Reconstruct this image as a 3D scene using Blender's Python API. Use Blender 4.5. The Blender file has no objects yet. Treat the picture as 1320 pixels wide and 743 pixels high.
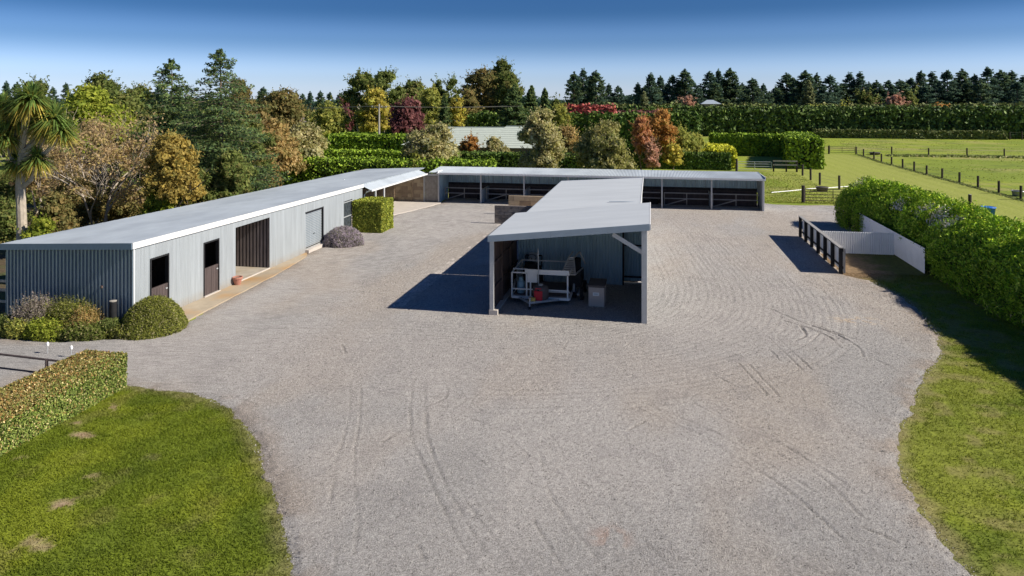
import bpy, math, random
import numpy as np
from mathutils import Vector, Matrix
C = bpy.context.scene
COL = C.collection
R = math.radians
random.seed(11); rng = np.random.default_rng(11)

# ---------------------------------------------------------------- camera
cd = bpy.data.cameras.new('camera'); cam = bpy.data.objects.new('camera', cd); COL.objects.link(cam)
cd.sensor_width = 36.0; cd.lens = 36.0 * 931.8 / 1320; cd.shift_y = -241.5 / 1320; cd.clip_start = 0.1; cd.clip_end = 5000
cam.location = (0.415, -2.16, 8.49)
cam.rotation_euler = (R(90), 0, R(10.874))
C.camera = cam
C.view_settings.view_transform = 'Standard'; C.view_settings.look = 'None'
C.view_settings.gamma = 1; C.view_settings.exposure = 0.70
C.cycles.max_bounces = 5; C.cycles.diffuse_bounces = 4; C.cycles.transparent_max_bounces = 4
# ---------------------------------------------------------------- light
SUN_AZ = 92.2; SUN_EL = 36.0      # azimuth clockwise from +Y
W = bpy.data.worlds.new('World'); C.world = W; W.use_nodes = True
nt = W.node_tree; nt.nodes.clear()
sky = nt.nodes.new('ShaderNodeTexSky'); sky.sky_type = 'NISHITA'; sky.sun_disc = False
sky.sun_elevation = R(SUN_EL); sky.sun_rotation = R(SUN_AZ); sky.air_density = 1.0; sky.dust_density = 0.4; sky.ozone_density = 2.5
tc = nt.nodes.new('ShaderNodeTexCoord'); sx = nt.nodes.new('ShaderNodeSeparateXYZ')
rp = nt.nodes.new('ShaderNodeValToRGB'); rp.color_ramp.interpolation = 'EASE'
e = rp.color_ramp.elements
e[0].position = 0.0; e[0].color = (0.45, 0.54, 0.86, 1)
e[1].position = 0.20; e[1].color = (0.062, 0.145, 0.27, 1)
for p_, c_ in ((0.035, (0.36, 0.44, 0.70, 1)), (0.085, (0.158, 0.24, 0.415, 1)), (0.125, (0.074, 0.148, 0.275, 1))):
    k = e.new(p_); k.color = c_
mx = nt.nodes.new('ShaderNodeMix'); mx.data_type = 'RGBA'; mx.blend_type = 'MULTIPLY'; mx.inputs[0].default_value = 1
bg = nt.nodes.new('ShaderNodeBackground'); bg.inputs[1].default_value = 0.15
wo = nt.nodes.new('ShaderNodeOutputWorld')
L = nt.links.new
L(tc.outputs['Generated'], sx.inputs[0]); L(sx.outputs[2], rp.inputs[0])
L(sky.outputs[0], mx.inputs[6]); L(rp.outputs[0], mx.inputs[7]); L(mx.outputs[2], bg.inputs[0]); L(bg.outputs[0], wo.inputs[0])
sd = bpy.data.lights.new('sun', 'SUN'); sun = bpy.data.objects.new('sun', sd); COL.objects.link(sun)
sd.energy = 4.15; sd.angle = R(0.5); sd.color = (1.0, 0.93, 0.82)
az = R(SUN_AZ); el = R(SUN_EL)
to_sun = Vector((math.sin(az) * math.cos(el), math.cos(az) * math.cos(el), math.sin(el)))
sun.rotation_euler = to_sun.to_track_quat('Z', 'Y').to_euler()

# ---------------------------------------------------------------- materials
def srgb(r, g, b):
    f = lambda v: (v / 255 / 12.92) if v / 255 <= 0.04045 else ((v / 255 + 0.055) / 1.055) ** 2.4
    return (f(r), f(g), f(b))
MATS = {}
def splash(m, col, h=.45):
    n = m.node_tree; l = n.links.new; b = n.nodes['Principled BSDF']; src = b.inputs['Base Color'].links[0].from_socket
    g = n.nodes.new('ShaderNodeNewGeometry'); sp = n.nodes.new('ShaderNodeSeparateXYZ'); l(g.outputs['Position'], sp.inputs[0]); nz = n.nodes.new('ShaderNodeTexNoise'); nz.inputs['Scale'].default_value = 3; nz.inputs['Detail'].default_value = 6; l(g.outputs['Position'], nz.inputs[0])
    mr = n.nodes.new('ShaderNodeMapRange'); mr.inputs[1].default_value = 0; mr.inputs[2].default_value = h; mr.inputs[3].default_value = 1.1; mr.inputs[4].default_value = 0; l(sp.outputs[2], mr.inputs[0])
    mu = n.nodes.new('ShaderNodeMath'); mu.operation = 'MULTIPLY'; mu.use_clamp = True; l(mr.outputs[0], mu.inputs[0]); l(nz.outputs[0], mu.inputs[1])
    x = n.nodes.new('ShaderNodeMix'); x.data_type = 'RGBA'; x.inputs[7].default_value = tuple(col) + (1,); l(mu.outputs[0], x.inputs[0]); l(src, x.inputs[6]); l(x.outputs[2], b.inputs['Base Color'])
def mat(name, col, rough=0.75, var=0.15, scale=3.0, bump=0.0, bscale=40.0, metal=0.0, detail=5.0, stretch=(1, 1, 1), col2=None, amt2=0.5, spec=0.3, s2=0.6):
    m = bpy.data.materials.new(name); m.use_nodes = True; n = m.node_tree; l = n.links.new
    b = n.nodes['Principled BSDF']; b.inputs['Roughness'].default_value = rough; b.inputs['Metallic'].default_value = metal
    b.inputs['Specular IOR Level'].default_value = spec
    g = n.nodes.new('ShaderNodeNewGeometry'); mp = n.nodes.new('ShaderNodeMapping'); mp.inputs['Scale'].default_value = stretch
    l(g.outputs['Position'], mp.inputs[0])
    nz = n.nodes.new('ShaderNodeTexNoise'); nz.inputs['Scale'].default_value = scale; nz.inputs['Detail'].default_value = detail; nz.inputs['Roughness'].default_value = 0.65
    l(mp.outputs[0], nz.inputs[0])
    r = n.nodes.new('ShaderNodeValToRGB'); q = r.color_ramp.elements
    q[0].position = 0.3; q[1].position = 0.7
    q[0].color = tuple(c * (1 - var) for c in col) + (1,); q[1].color = tuple(min(1, c * (1 + var)) for c in col) + (1,)
    l(nz.outputs[0], r.inputs[0]); out = r.outputs[0]
    if col2:
        n2 = n.nodes.new('ShaderNodeTexNoise'); n2.inputs['Scale'].default_value = s2; n2.inputs['Detail'].default_value = 6
        l(mp.outputs[0], n2.inputs[0])
        r2 = n.nodes.new('ShaderNodeValToRGB'); r2.color_ramp.elements[0].position = 0.45; r2.color_ramp.elements[1].position = 0.68
        r2.color_ramp.elements[1].color = (amt2, amt2, amt2, 1)
        l(n2.outputs[0], r2.inputs[0])
        x = n.nodes.new('ShaderNodeMix'); x.data_type = 'RGBA'; x.inputs[7].default_value = tuple(col2) + (1,)
        l(r2.outputs[0], x.inputs[0]); l(out, x.inputs[6]); out = x.outputs[2]
    l(out, b.inputs['Base Color'])
    if bump:
        n3 = n.nodes.new('ShaderNodeTexNoise'); n3.inputs['Scale'].default_value = bscale; n3.inputs['Detail'].default_value = 4
        l(mp.outputs[0], n3.inputs[0])
        bp = n.nodes.new('ShaderNodeBump'); bp.inputs['Strength'].default_value = bump; bp.inputs['Distance'].default_value = 0.03
        l(n3.outputs[0], bp.inputs['Height']); l(bp.outputs[0], b.inputs['Normal'])
    MATS[name] = m
    return m
def attr_mat(name, rough=0.8, trans=0.0, grain=0.0, gscale=60.0, bump=0.0, spec=0.2):
    m = bpy.data.materials.new(name); m.use_nodes = True; n = m.node_tree; l = n.links.new
    b = n.nodes['Principled BSDF']; b.inputs['Roughness'].default_value = rough; b.inputs['Specular IOR Level'].default_value = spec
    a = n.nodes.new('ShaderNodeAttribute'); a.attribute_name = 'tint'; out = a.outputs['Color']
    if grain:
        g = n.nodes.new('ShaderNodeNewGeometry'); nz = n.nodes.new('ShaderNodeTexNoise'); nz.inputs['Scale'].default_value = gscale; nz.inputs['Detail'].default_value = 5; nz.inputs['Roughness'].default_value = 0.8
        l(g.outputs['Position'], nz.inputs[0])
        r = n.nodes.new('ShaderNodeMapRange'); r.inputs[1].default_value = 0.3; r.inputs[2].default_value = 0.7; r.inputs[3].default_value = 1 - grain; r.inputs[4].default_value = 1 + grain
        l(nz.outputs[0], r.inputs[0])
        x = n.nodes.new('ShaderNodeVectorMath'); x.operation = 'SCALE'; l(out, x.inputs[0]); l(r.outputs[0], x.inputs['Scale']); out = x.outputs[0]
        if bump:
            bp = n.nodes.new('ShaderNodeBump'); bp.inputs['Strength'].default_value = bump; bp.inputs['Distance'].default_value = 0.03
            l(nz.outputs[0], bp.inputs['Height']); l(bp.outputs[0], b.inputs['Normal'])
    l(out, b.inputs['Base Color'])
    if trans:
        t = n.nodes.new('ShaderNodeBsdfTranslucent'); l(out, t.inputs[0]); mm = n.nodes.new('ShaderNodeMixShader'); mm.inputs[0].default_value = trans
        l(b.outputs[0], mm.inputs[1]); l(t.outputs[0], mm.inputs[2]); l(mm.outputs[0], n.nodes['Material Output'].inputs[0])
    MATS[name] = m
    return m
M_leaf = attr_mat('foliage', 0.6, 0.48, spec=.12)
M_leaf2 = attr_mat('hedge_foliage', 0.6, 0.06, spec=.12)
M_grass = attr_mat('turf', 0.9, 0.0, 0.45, 5, 0.5)
M_gravel = attr_mat('gravel', 0.95, 0.0, 0.75, 42, 1.0, 0.1)
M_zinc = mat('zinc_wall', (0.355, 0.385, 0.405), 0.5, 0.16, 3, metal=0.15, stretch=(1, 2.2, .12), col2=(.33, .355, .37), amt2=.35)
splash(M_zinc, (.30, .24, .17))
M_slat = mat('grey_brown_slats', (.25, .215, .205), .85, .25, 6, stretch=(1, 1, .15), bump=.2)
M_zincshade = mat('zinc_end_wall_shaded', (0.25, 0.31, 0.37), 0.38, 0.10, 2, metal=0.45, stretch=(1, 1, .3))  # darker, bluer copy of the wall zinc: end wall shade put into the colour
M_zincblue = mat('zinc_blue_wall', (0.44, 0.59, 0.67), 0.55, 0.10, 2, metal=0.1, stretch=(1, 1, .3))
M_roof = mat('zinc_roof', (0.47, 0.52, 0.56), 0.5, 0.08, 1.2, metal=0.05, col2=(.33, .37, .41), amt2=.6, s2=.5, stretch=(1, .6, 1))
M_roof2 = mat('zinc_roof_pale', (0.54, 0.57, 0.59), 0.5, 0.05, 2, metal=0.0, col2=(.43, .46, .48), amt2=.35, stretch=(.3, 1.5, 1))
M_white = mat('white_flashing', (0.78, 0.78, 0.76), 0.5, 0.04, 3)
M_greyfl = mat('grey_flashing', (0.36, 0.42, 0.47), 0.5, 0.05, 3)
M_bluefl = mat('blue_grey_flashing', (0.16, 0.22, 0.28), 0.5, 0.08, 3)
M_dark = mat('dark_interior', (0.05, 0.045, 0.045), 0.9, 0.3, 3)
M_door = mat('dark_stained_boards', (0.085, 0.065, 0.062), 0.8, 0.25, 6, stretch=(1, 1, .15), bump=.2)
M_brownw = mat('brown_boards', (0.13, 0.09, 0.075), 0.85, 0.3, 5, stretch=(1, 1, .2), bump=.3)
M_timber = mat('weathered_timber', (0.36, 0.33, 0.29), 0.85, 0.2, 5, bump=.2)
M_paintpost = mat('pale_painted_timber', (0.50, 0.50, 0.49), 0.7, 0.1, 4)
M_black = mat('black_painted_timber', (0.018, 0.018, 0.02), 0.7, 0.3, 6)
M_post = mat('dark_post', (0.055, 0.045, 0.038), 0.9, 0.3, 8)
M_railgrey = mat('grey_rail_top', (0.30, 0.29, 0.28), 0.85, 0.15, 6)
M_conc = mat('concrete', (0.43, 0.38, 0.31), 0.9, 0.12, 2, bump=.2, col2=(.33, .26, .17), amt2=.7, s2=1.2)
M_conc_rust = mat('rust_stained_concrete', (0.40, 0.33, 0.24), 0.9, 0.12, 2, bump=.2, col2=(.42, .24, .09), amt2=.9, s2=.5)
M_conc_pale = mat('pale_concrete', (0.52, 0.47, 0.42), 0.9, 0.08, 1.5, bump=.1)
M_block = [mat('tan_block_%s' % n, c, 0.9, 0.14, 5, bump=.4) for n, c in (('light', (0.48, 0.38, 0.26)), ('mid', (0.40, 0.31, 0.21)), ('brown', (0.31, 0.235, 0.165)))]
M_gblock = [mat('grey_block_%s' % n, c, 0.9, 0.2, 6, bump=.4) for n, c in (('light', (0.30, 0.26, 0.23)), ('mid', (0.25, 0.215, 0.19)), ('brown', (0.19, 0.165, 0.15)))]
M_bark = mat('bark', (0.17, 0.135, 0.10), 0.9, 0.3, 5, bump=.5)
M_barkpale = mat('pale_bark', (0.40, 0.34, 0.27), 0.85, 0.25, 5, bump=.3)
M_roofgreen = mat('pale_green_roof_tile', (0.50, 0.55, 0.48), 0.7, 0.06, 2)
M_housew = mat('house_wall', (0.30, 0.26, 0.21), 0.8, 0.1, 2)
M_galv = mat('galvanised_steel', (0.50, 0.52, 0.53), 0.45, 0.1, 5, metal=0.3)
M_tyre = mat('rubber', (0.02, 0.02, 0.022), 0.85, 0.2, 8)
M_red = mat('red_plastic', (0.50, 0.015, 0.035), 0.45, 0.06, 4)
M_gas = mat('pale_blue_gas_bottle', (0.25, 0.42, 0.52), 0.45, 0.06, 4)
M_beige = mat('beige_plastic', (0.52, 0.44, 0.38), 0.7, 0.06, 4)
M_lid = mat('brown_grey_lid', (0.12, 0.10, 0.095), 0.7, 0.1, 4)
M_blue = mat('blue_plastic', (0.02, 0.16, 0.55), 0.5, 0.06, 4)
M_terra = mat('terracotta', (0.42, 0.19, 0.14), 0.8, 0.1, 4)
M_yellow = mat('yellow_plastic', (0.55, 0.40, 0.10), 0.6, 0.1, 4)
M_glassdark = mat('dark_glass', (0.05, 0.06, 0.07), 0.15, 0.4, 6, spec=0.6)
M_ladder = mat('bare_aluminium', (0.55, 0.53, 0.50), 0.4, 0.1, 5, metal=.3)
M_corrw = mat('white_corrugated', (0.78, 0.79, 0.80), 0.55, 0.05, 2)
M_wire = mat('wire', (0.25, 0.24, 0.22), 0.6, 0.1, 5)

# ---------------------------------------------------------------- helpers
WM = {}
def meta(o, label=None, cat=None, group=None, kind=None):
    if label: o['label'] = label
    if cat: o['category'] = cat
    if group: o['group'] = group
    if kind: o['kind'] = kind
    return o
def put(o, parent, M=None):
    M = M or Matrix.Identity(4); COL.objects.link(o)
    if parent is not None:
        o.parent = parent; o.matrix_basis = WM[parent.name].inverted() @ M
    else:
        o.matrix_basis = M
    WM[o.name] = M
    return o
def root(name, loc, label, cat, group=None):
    o = bpy.data.objects.new(name, None); o.empty_display_size = 0.3
    put(o, None, Matrix.Translation(loc)); return meta(o, label, cat, group)
class MB:
    def __init__(s): s.v = []; s.f = []
    def box(s, x0, x1, y0, y1, z0, z1):
        b = len(s.v)
        s.v += [(x, y, z) for z in (z0, z1) for y in (y0, y1) for x in (x0, x1)]
        s.f += [tuple(b + i for i in q) for q in ((0, 2, 3, 1), (4, 5, 7, 6), (0, 1, 5, 4), (2, 6, 7, 3), (0, 4, 6, 2), (1, 3, 7, 5))]
    def bar(s, p, q, w, h=None, up=(0, 0, 1)):
        h = h or w; p = Vector(p); q = Vector(q); d = (q - p).normalized(); u = Vector(up)
        if abs(d.dot(u)) > 0.98: u = Vector((0, 1, 0))
        a = d.cross(u).normalized(); c = a.cross(d).normalized(); b = len(s.v)
        for e_ in (p, q):
            for i, j in ((-1, -1), (1, -1), (1, 1), (-1, 1)): s.v.append(tuple(e_ + a * i * w / 2 + c * j * h / 2))
        s.f += [tuple(b + i for i in q_) for q_ in ((0, 1, 2, 3), (7, 6, 5, 4), (0, 4, 5, 1), (1, 5, 6, 2), (2, 6, 7, 3), (3, 7, 4, 0))]
    def tube(s, pts, rad, n=6, cap=True):
        pts = [Vector(p) for p in pts]; rings = []
        if not isinstance(rad, (list, tuple)): rad = [rad] * len(pts)
        for i, p in enumerate(pts):
            d = (pts[min(i + 1, len(pts) - 1)] - pts[max(i - 1, 0)]).normalized()
            u = Vector((0, 0, 1)) if abs(d.z) < 0.9 else Vector((1, 0, 0))
            a = d.cross(u).normalized(); c = a.cross(d); b = len(s.v)
            for k in range(n):
                t = 2 * math.pi * k / n; s.v.append(tuple(p + (a * math.cos(t) + c * math.sin(t)) * rad[i]))
            rings.append(b)
        for r0, r1 in zip(rings, rings[1:]):
            for k in range(n): s.f.append((r0 + k, r0 + (k + 1) % n, r1 + (k + 1) % n, r1 + k))
        if cap: s.f.append(tuple(range(rings[0], rings[0] + n))[::-1]); s.f.append(tuple(range(rings[-1], rings[-1] + n)))
    def lathe(s, c, prof, n=16):
        rings = []
        for r, z in prof:
            b = len(s.v); rings.append(b)
            for k in range(n):
                t = 2 * math.pi * k / n; s.v.append((c[0] + r * math.cos(t), c[1] + r * math.sin(t), c[2] + z))
        for r0, r1 in zip(rings, rings[1:]):
            for k in range(n): s.f.append((r0 + k, r0 + (k + 1) % n, r1 + (k + 1) % n, r1 + k))
        s.f.append(tuple(range(rings[0], rings[0] + n))[::-1]); s.f.append(tuple(range(rings[-1], rings[-1] + n)))
    def poly(s, pts): b = len(s.v); s.v += [tuple(p) for p in pts]; s.f.append(tuple(range(b, b + len(pts))))
    def build(s, name, m, parent=None, smooth=False, M=None, bevel=0):
        me = bpy.data.meshes.new(name); me.from_pydata(s.v, [], s.f); me.materials.append(m)
        if smooth: me.polygons.foreach_set('use_smooth', [True] * len(me.polygons))
        o = bpy.data.objects.new(name, me)
        if bevel:
            bv = o.modifiers.new('bevel', 'BEVEL'); bv.width = bevel; bv.segments = 2; bv.limit_method = 'ANGLE'
        return put(o, parent, M)
UNIT = {}
def boxp(name, parent, x0, x1, y0, y1, z0, z1, m, jit=0.0):
    """one box-shaped piece (a part), sharing a unit cube mesh per material"""
    if m.name not in UNIT:
        b = MB(); b.box(0, 1, 0, 1, 0, 1); me = bpy.data.meshes.new('piece_' + m.name); me.from_pydata(b.v, [], b.f); me.materials.append(m); UNIT[m.name] = me
    j = [random.uniform(-jit, jit) for _ in range(3)]
    o = bpy.data.objects.new(name, UNIT[m.name])
    return put(o, parent, Matrix.Translation((x0 + j[0], y0 + j[1], z0)) @ Matrix.Diagonal((x1 - x0, y1 - y0, z1 - z0, 1)))
CORR = {}
def sheet(name, parent, o3, u, v, w, l, m, pitch=0.115, amp=0.014):
    """one corrugated sheet: corner o3, width along u, length along v"""
    key = (round(w, 3), round(l, 3), pitch, amp, m.name)
    if key not in CORR:
        np_ = max(2, int(round(w / pitch))); vs = []; fs = []; prof = [(i / 6, math.sin(2 * math.pi * i / 6)) for i in range(6)] if amp < .04 else [(0, 0), (.46, 0), (.54, 1), (.86, 1), (.94, 0)]
        xs_ = [((k + a) * w / np_, b * amp) for k in range(np_) for a, b in prof] + [(w, 0)]
        for x, z in xs_: vs += [(x, 0, z), (x, l, z)]
        for i in range(len(xs_) - 1): fs.append((2 * i, 2 * i + 2, 2 * i + 3, 2 * i + 1))
        me = bpy.data.meshes.new('sheet'); me.from_pydata(vs, [], fs); me.materials.append(m)
        me.polygons.foreach_set('use_smooth', [amp < .04] * len(fs)); CORR[key] = me
    u = Vector(u).normalized(); v = Vector(v).normalized(); n = u.cross(v)
    M = Matrix((u, v, n)).transposed().to_4x4(); M.translation = Vector(o3)
    return put(bpy.data.objects.new(name, CORR[key]), parent, M)
def npmesh(name, V, F, m, tint=None, smooth=False):
    me = bpy.data.meshes.new(name); nv = len(V); nf, k = F.shape
    me.vertices.add(nv); me.vertices.foreach_set('co', np.ascontiguousarray(V, dtype=np.float32).ravel())
    me.loops.add(nf * k); me.loops.foreach_set('vertex_index', np.ascontiguousarray(F, dtype=np.int32).ravel())
    me.polygons.add(nf); me.polygons.foreach_set('loop_start', np.arange(0, nf * k, k, dtype=np.int32))
    try: me.polygons.foreach_set('loop_total', np.full(nf, k, dtype=np.int32))
    except Exception: pass
    if smooth: me.polygons.foreach_set('use_smooth', np.ones(nf, dtype=bool))
    if tint is not None:
        a = me.attributes.new('tint', 'FLOAT_COLOR', 'POINT'); c4 = np.ones((nv, 4), dtype=np.float32); c4[:, :3] = tint
        a.data.foreach_set('color', c4.ravel())
    me.materials.append(m); me.update(calc_edges=True)
    return me
def hash2(i, j, s):
    h = np.sin(i * 127.1 + j * 311.7 + s * 74.7) * 43758.5453
    return h - np.floor(h)
def vnoise(x, y, s=0):
    i = np.floor(x); j = np.floor(y); fx = x - i; fy = y - j; fx = fx * fx * (3 - 2 * fx); fy = fy * fy * (3 - 2 * fy)
    return (hash2(i, j, s) * (1 - fx) + hash2(i + 1, j, s) * fx) * (1 - fy) + (hash2(i, j + 1, s) * (1 - fx) + hash2(i + 1, j + 1, s) * fx) * fy
def fbm(x, y, s=0, o=4):
    r = 0; a = 0.5; t = 0
    for k in range(o): r = r + a * vnoise(x * 2 ** k, y * 2 ** k, s + k * 7); t += a; a *= 0.5
    return r / t
def polysd(px, py, poly):
    """signed distance, positive inside"""
    P = np.array(poly, dtype=float); d2 = np.full(px.shape, 1e9); ins = np.zeros(px.shape, bool)
    for a, b in zip(P, np.roll(P, -1, 0)):
        e_ = b - a; t = np.clip(((px - a[0]) * e_[0] + (py - a[1]) * e_[1]) / (e_ @ e_), 0, 1)
        d2 = np.minimum(d2, (px - a[0] - t * e_[0]) ** 2 + (py - a[1] - t * e_[1]) ** 2)
        c = ((a[1] > py) != (b[1] > py)) & (px < (b[0] - a[0]) * (py - a[1]) / (b[1] - a[1] + 1e-12) + a[0]); ins ^= c
    d = np.sqrt(d2); return np.where(ins, d, -d)
def gridmesh(name, xs, ys, zf, tf, keep, m):
    X, Y = np.meshgrid(xs, ys); Z = zf(X, Y); T = tf(X, Y, Z); V = np.stack([X, Y, Z], -1).reshape(-1, 3)
    nx = len(xs); I = np.arange(len(V)).reshape(X.shape)
    F = np.stack([I[:-1, :-1], I[:-1, 1:], I[1:, 1:], I[1:, :-1]], -1).reshape(-1, 4)
    k = keep(X, Y); kk = (k[:-1, :-1] | k[:-1, 1:] | k[1:, 1:] | k[1:, :-1]).ravel(); F = F[kk]
    used = np.unique(F); remap = np.zeros(len(V), int); remap[used] = np.arange(len(used))
    return npmesh(name, V[used], remap[F], m, T.reshape(-1, 3)[used], smooth=True)

LEAF = 2.0
# leaf palettes: (colour, weight)
def pal(*a): return [np.array(c) for c, w in a], np.array([w for c, w in a], float) / sum(w for c, w in a)
PAL = {
 'dark_olive': pal(((.065, .085, .022), 3), ((.09, .11, .03), 2), ((.12, .12, .04), 1)),
 'olive': pal(((.09, .115, .028), 3), ((.14, .15, .045), 2), ((.06, .08, .022), 2), ((.17, .14, .05), 1)),
 'brown_olive': pal(((.13, .115, .04), 3), ((.18, .13, .05), 2), ((.07, .075, .025), 2)),
 'lime': pal(((.16, .19, .025), 3), ((.22, .23, .035), 2), ((.08, .11, .015), 1)),
 'yellow_green': pal(((.19, .20, .045), 3), ((.27, .25, .06), 2), ((.11, .13, .035), 2)),
 'yellow': pal(((.34, .25, .05), 3), ((.42, .31, .06), 1), ((.20, .18, .04), 2)),
 'gold': pal(((.27, .20, .05), 3), ((.22, .17, .05), 2), ((.12, .11, .03), 1)),
 'orange': pal(((.33, .16, .05), 3), ((.25, .14, .045), 3), ((.17, .12, .03), 1)),
 'red': pal(((.34, .15, .085), 3), ((.30, .155, .06), 3), ((.24, .11, .04), 1)),
 'pink': pal(((.32, .18, .13), 3), ((.25, .15, .10), 2)),
 'maroon': pal(((.12, .045, .045), 3), ((.17, .075, .07), 2), ((.07, .03, .03), 1)),
 'bronze': pal(((.24, .165, .06), 3), ((.30, .22, .10), 2), ((.12, .11, .035), 2)),
 'tan': pal(((.33, .27, .14), 3), ((.24, .22, .08), 2), ((.40, .30, .18), 1), ((.10, .11, .035), 2)),
 'brown': pal(((.25, .18, .10), 3), ((.32, .23, .11), 2), ((.16, .12, .07), 2), ((.26, .21, .07), 2)),
 'magnolia': pal(((.16, .155, .045), 3), ((.27, .24, .10), 2), ((.09, .10, .03), 2), ((.33, .28, .16), 1)),
 'spruce': pal(((.065, .10, .038), 3), ((.095, .13, .045), 3), ((.13, .145, .05), 1), ((.035, .06, .03), 2)),
 'pale_conifer': pal(((.15, .16, .08), 3), ((.11, .12, .06), 2)),
 'gum_green': pal(((.10, .125, .035), 3), ((.15, .17, .05), 2), ((.06, .08, .025), 1)),
 'pine': pal(((.042, .073, .05), 3), ((.065, .10, .056), 2), ((.028, .05, .042), 2)),
 'pine_light': pal(((.05, .075, .035), 3), ((.075, .10, .045), 2)),
 'hedge_bright': pal(((.11, .165, .016), 3), ((.16, .22, .024), 2), ((.06, .095, .014), 2)),
 'hedge_dark': pal(((.05, .085, .018), 3), ((.085, .12, .025), 2), ((.035, .055, .015), 2)),
 'hedge_cypress': pal(((.10, .175, .012), 4), ((.16, .245, .018), 3), ((.045, .09, .012), 2), ((.23, .28, .04), 1.3)),
 'hedge_photinia': pal(((.085, .115, .022), 4), ((.15, .17, .045), 2), ((.05, .07, .016), 3), ((.30, .25, .12), .7), ((.17, .12, .04), .8)),
 'hedge_rusty': pal(((.15, .105, .035), 3), ((.10, .10, .028), 4), ((.32, .25, .12), .9), ((.18, .10, .035), 1.2)),
 'hedge_box': pal(((.13, .15, .02), 3), ((.20, .20, .03), 2), ((.07, .09, .015), 2)),
 'hedge_gold': pal(((.42, .36, .03), 3), ((.32, .30, .03), 2), ((.22, .22, .03), 1)),
 'hedge_red': pal(((.27, .065, .055), 3), ((.19, .06, .05), 2), ((.14, .06, .03), 1)),
 'shelter': pal(((.055, .085, .022), 3), ((.085, .12, .03), 2), ((.03, .045, .018), 2)),
 'shelter_olive': pal(((.09, .105, .035), 3), ((.065, .08, .028), 2), ((.13, .13, .05), 1)),
 'lavender': pal(((.20, .17, .19), 3), ((.27, .23, .26), 2), ((.12, .12, .08), 2)),
 'dome': pal(((.12, .13, .025), 3), ((.18, .185, .04), 2), ((.22, .20, .10), 1), ((.07, .08, .02), 2)),
 'tuft': pal(((.12, .145, .018), 3), ((.15, .17, .022), 2), ((.17, .15, .04), 1)),
 'wild': pal(((.11, .13, .03), 3), ((.22, .19, .09), 1), ((.07, .09, .02), 2)),
 'purplegrey': pal(((.18, .15, .13), 3), ((.13, .12, .07), 2), ((.26, .22, .20), 1)),
 'flower': pal(((.50, .42, .52), 3), ((.36, .30, .36), 2), ((.62, .56, .64), 1)),
}
def leafquads(P, N, size, tint, aspect=0.55, jitter=0.9, r=None):
    """rhombic leaves at P facing N"""
    r = r or rng; n = len(P)
    N = N + r.normal(0, jitter, (n, 3)); N /= np.linalg.norm(N, axis=1, keepdims=True) + 1e-9
    A = np.cross(N, r.normal(0, 1, (n, 3))); A /= np.linalg.norm(A, axis=1, keepdims=True) + 1e-9
    B = np.cross(N, A); s = (size * r.uniform(0.6, 1.4, n))[:, None]
    V = np.stack([P - A * s, P + B * s * aspect, P + A * s, P - B * s * aspect], 1).reshape(-1, 3)
    F = np.arange(4 * n).reshape(n, 4)
    return V, F, np.repeat(tint, 4, 0)
def tints(n, palette, r=None, spread=0.22):
    r = r or rng; cs, w = PAL[palette]; idx = r.choice(len(cs), n, p=w)
    return np.minimum(.62, np.array(cs)[idx] * LEAF) * r.uniform(1 - spread, 1 + spread, (n, 1))
def cat_(*parts):
    V = []; F = []; T = []; o = 0
    for v, f, t in parts: V.append(v); F.append(f + o); T.append(t); o += len(v)
    return np.concatenate(V), np.concatenate(F), np.concatenate(T)
def crown_points(env, n, ncl, clr, palette, r, shell=0.35):
    """env(u) gives random surface points + outward normals; leaves gather in clumps"""
    cp, cn = env(ncl); k = max(3, n // ncl); ct = tints(ncl, palette, r, 0.35)
    w = r.uniform(0.6, 1.5, ncl)
    P = np.repeat(cp, k, 0); NN = np.repeat(cn, k, 0)
    d = r.normal(0, 1, P.shape); d /= np.linalg.norm(d, axis=1, keepdims=True); rad = (r.uniform(0.3, 1, len(P)) ** 0.5)[:, None] * clr * np.repeat(w, k)[:, None]
    d[:, 2] *= 0.8
    P = P + d * rad; N = d + NN * 0.6
    T = tints(len(P), palette, r) * 0.5 + np.repeat(ct, k, 0) * 0.5
    return P, N, T

# ---------------------------------------------------------------- ground
def col3(c): return np.array(c, dtype=float)
def mixc(a, b, t): return a * (1 - t[..., None]) + b * t[..., None]
def sstep(a, b, x): t = np.clip((x - a) / (b - a), 0, 1); return t * t * (3 - 2 * t)
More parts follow.
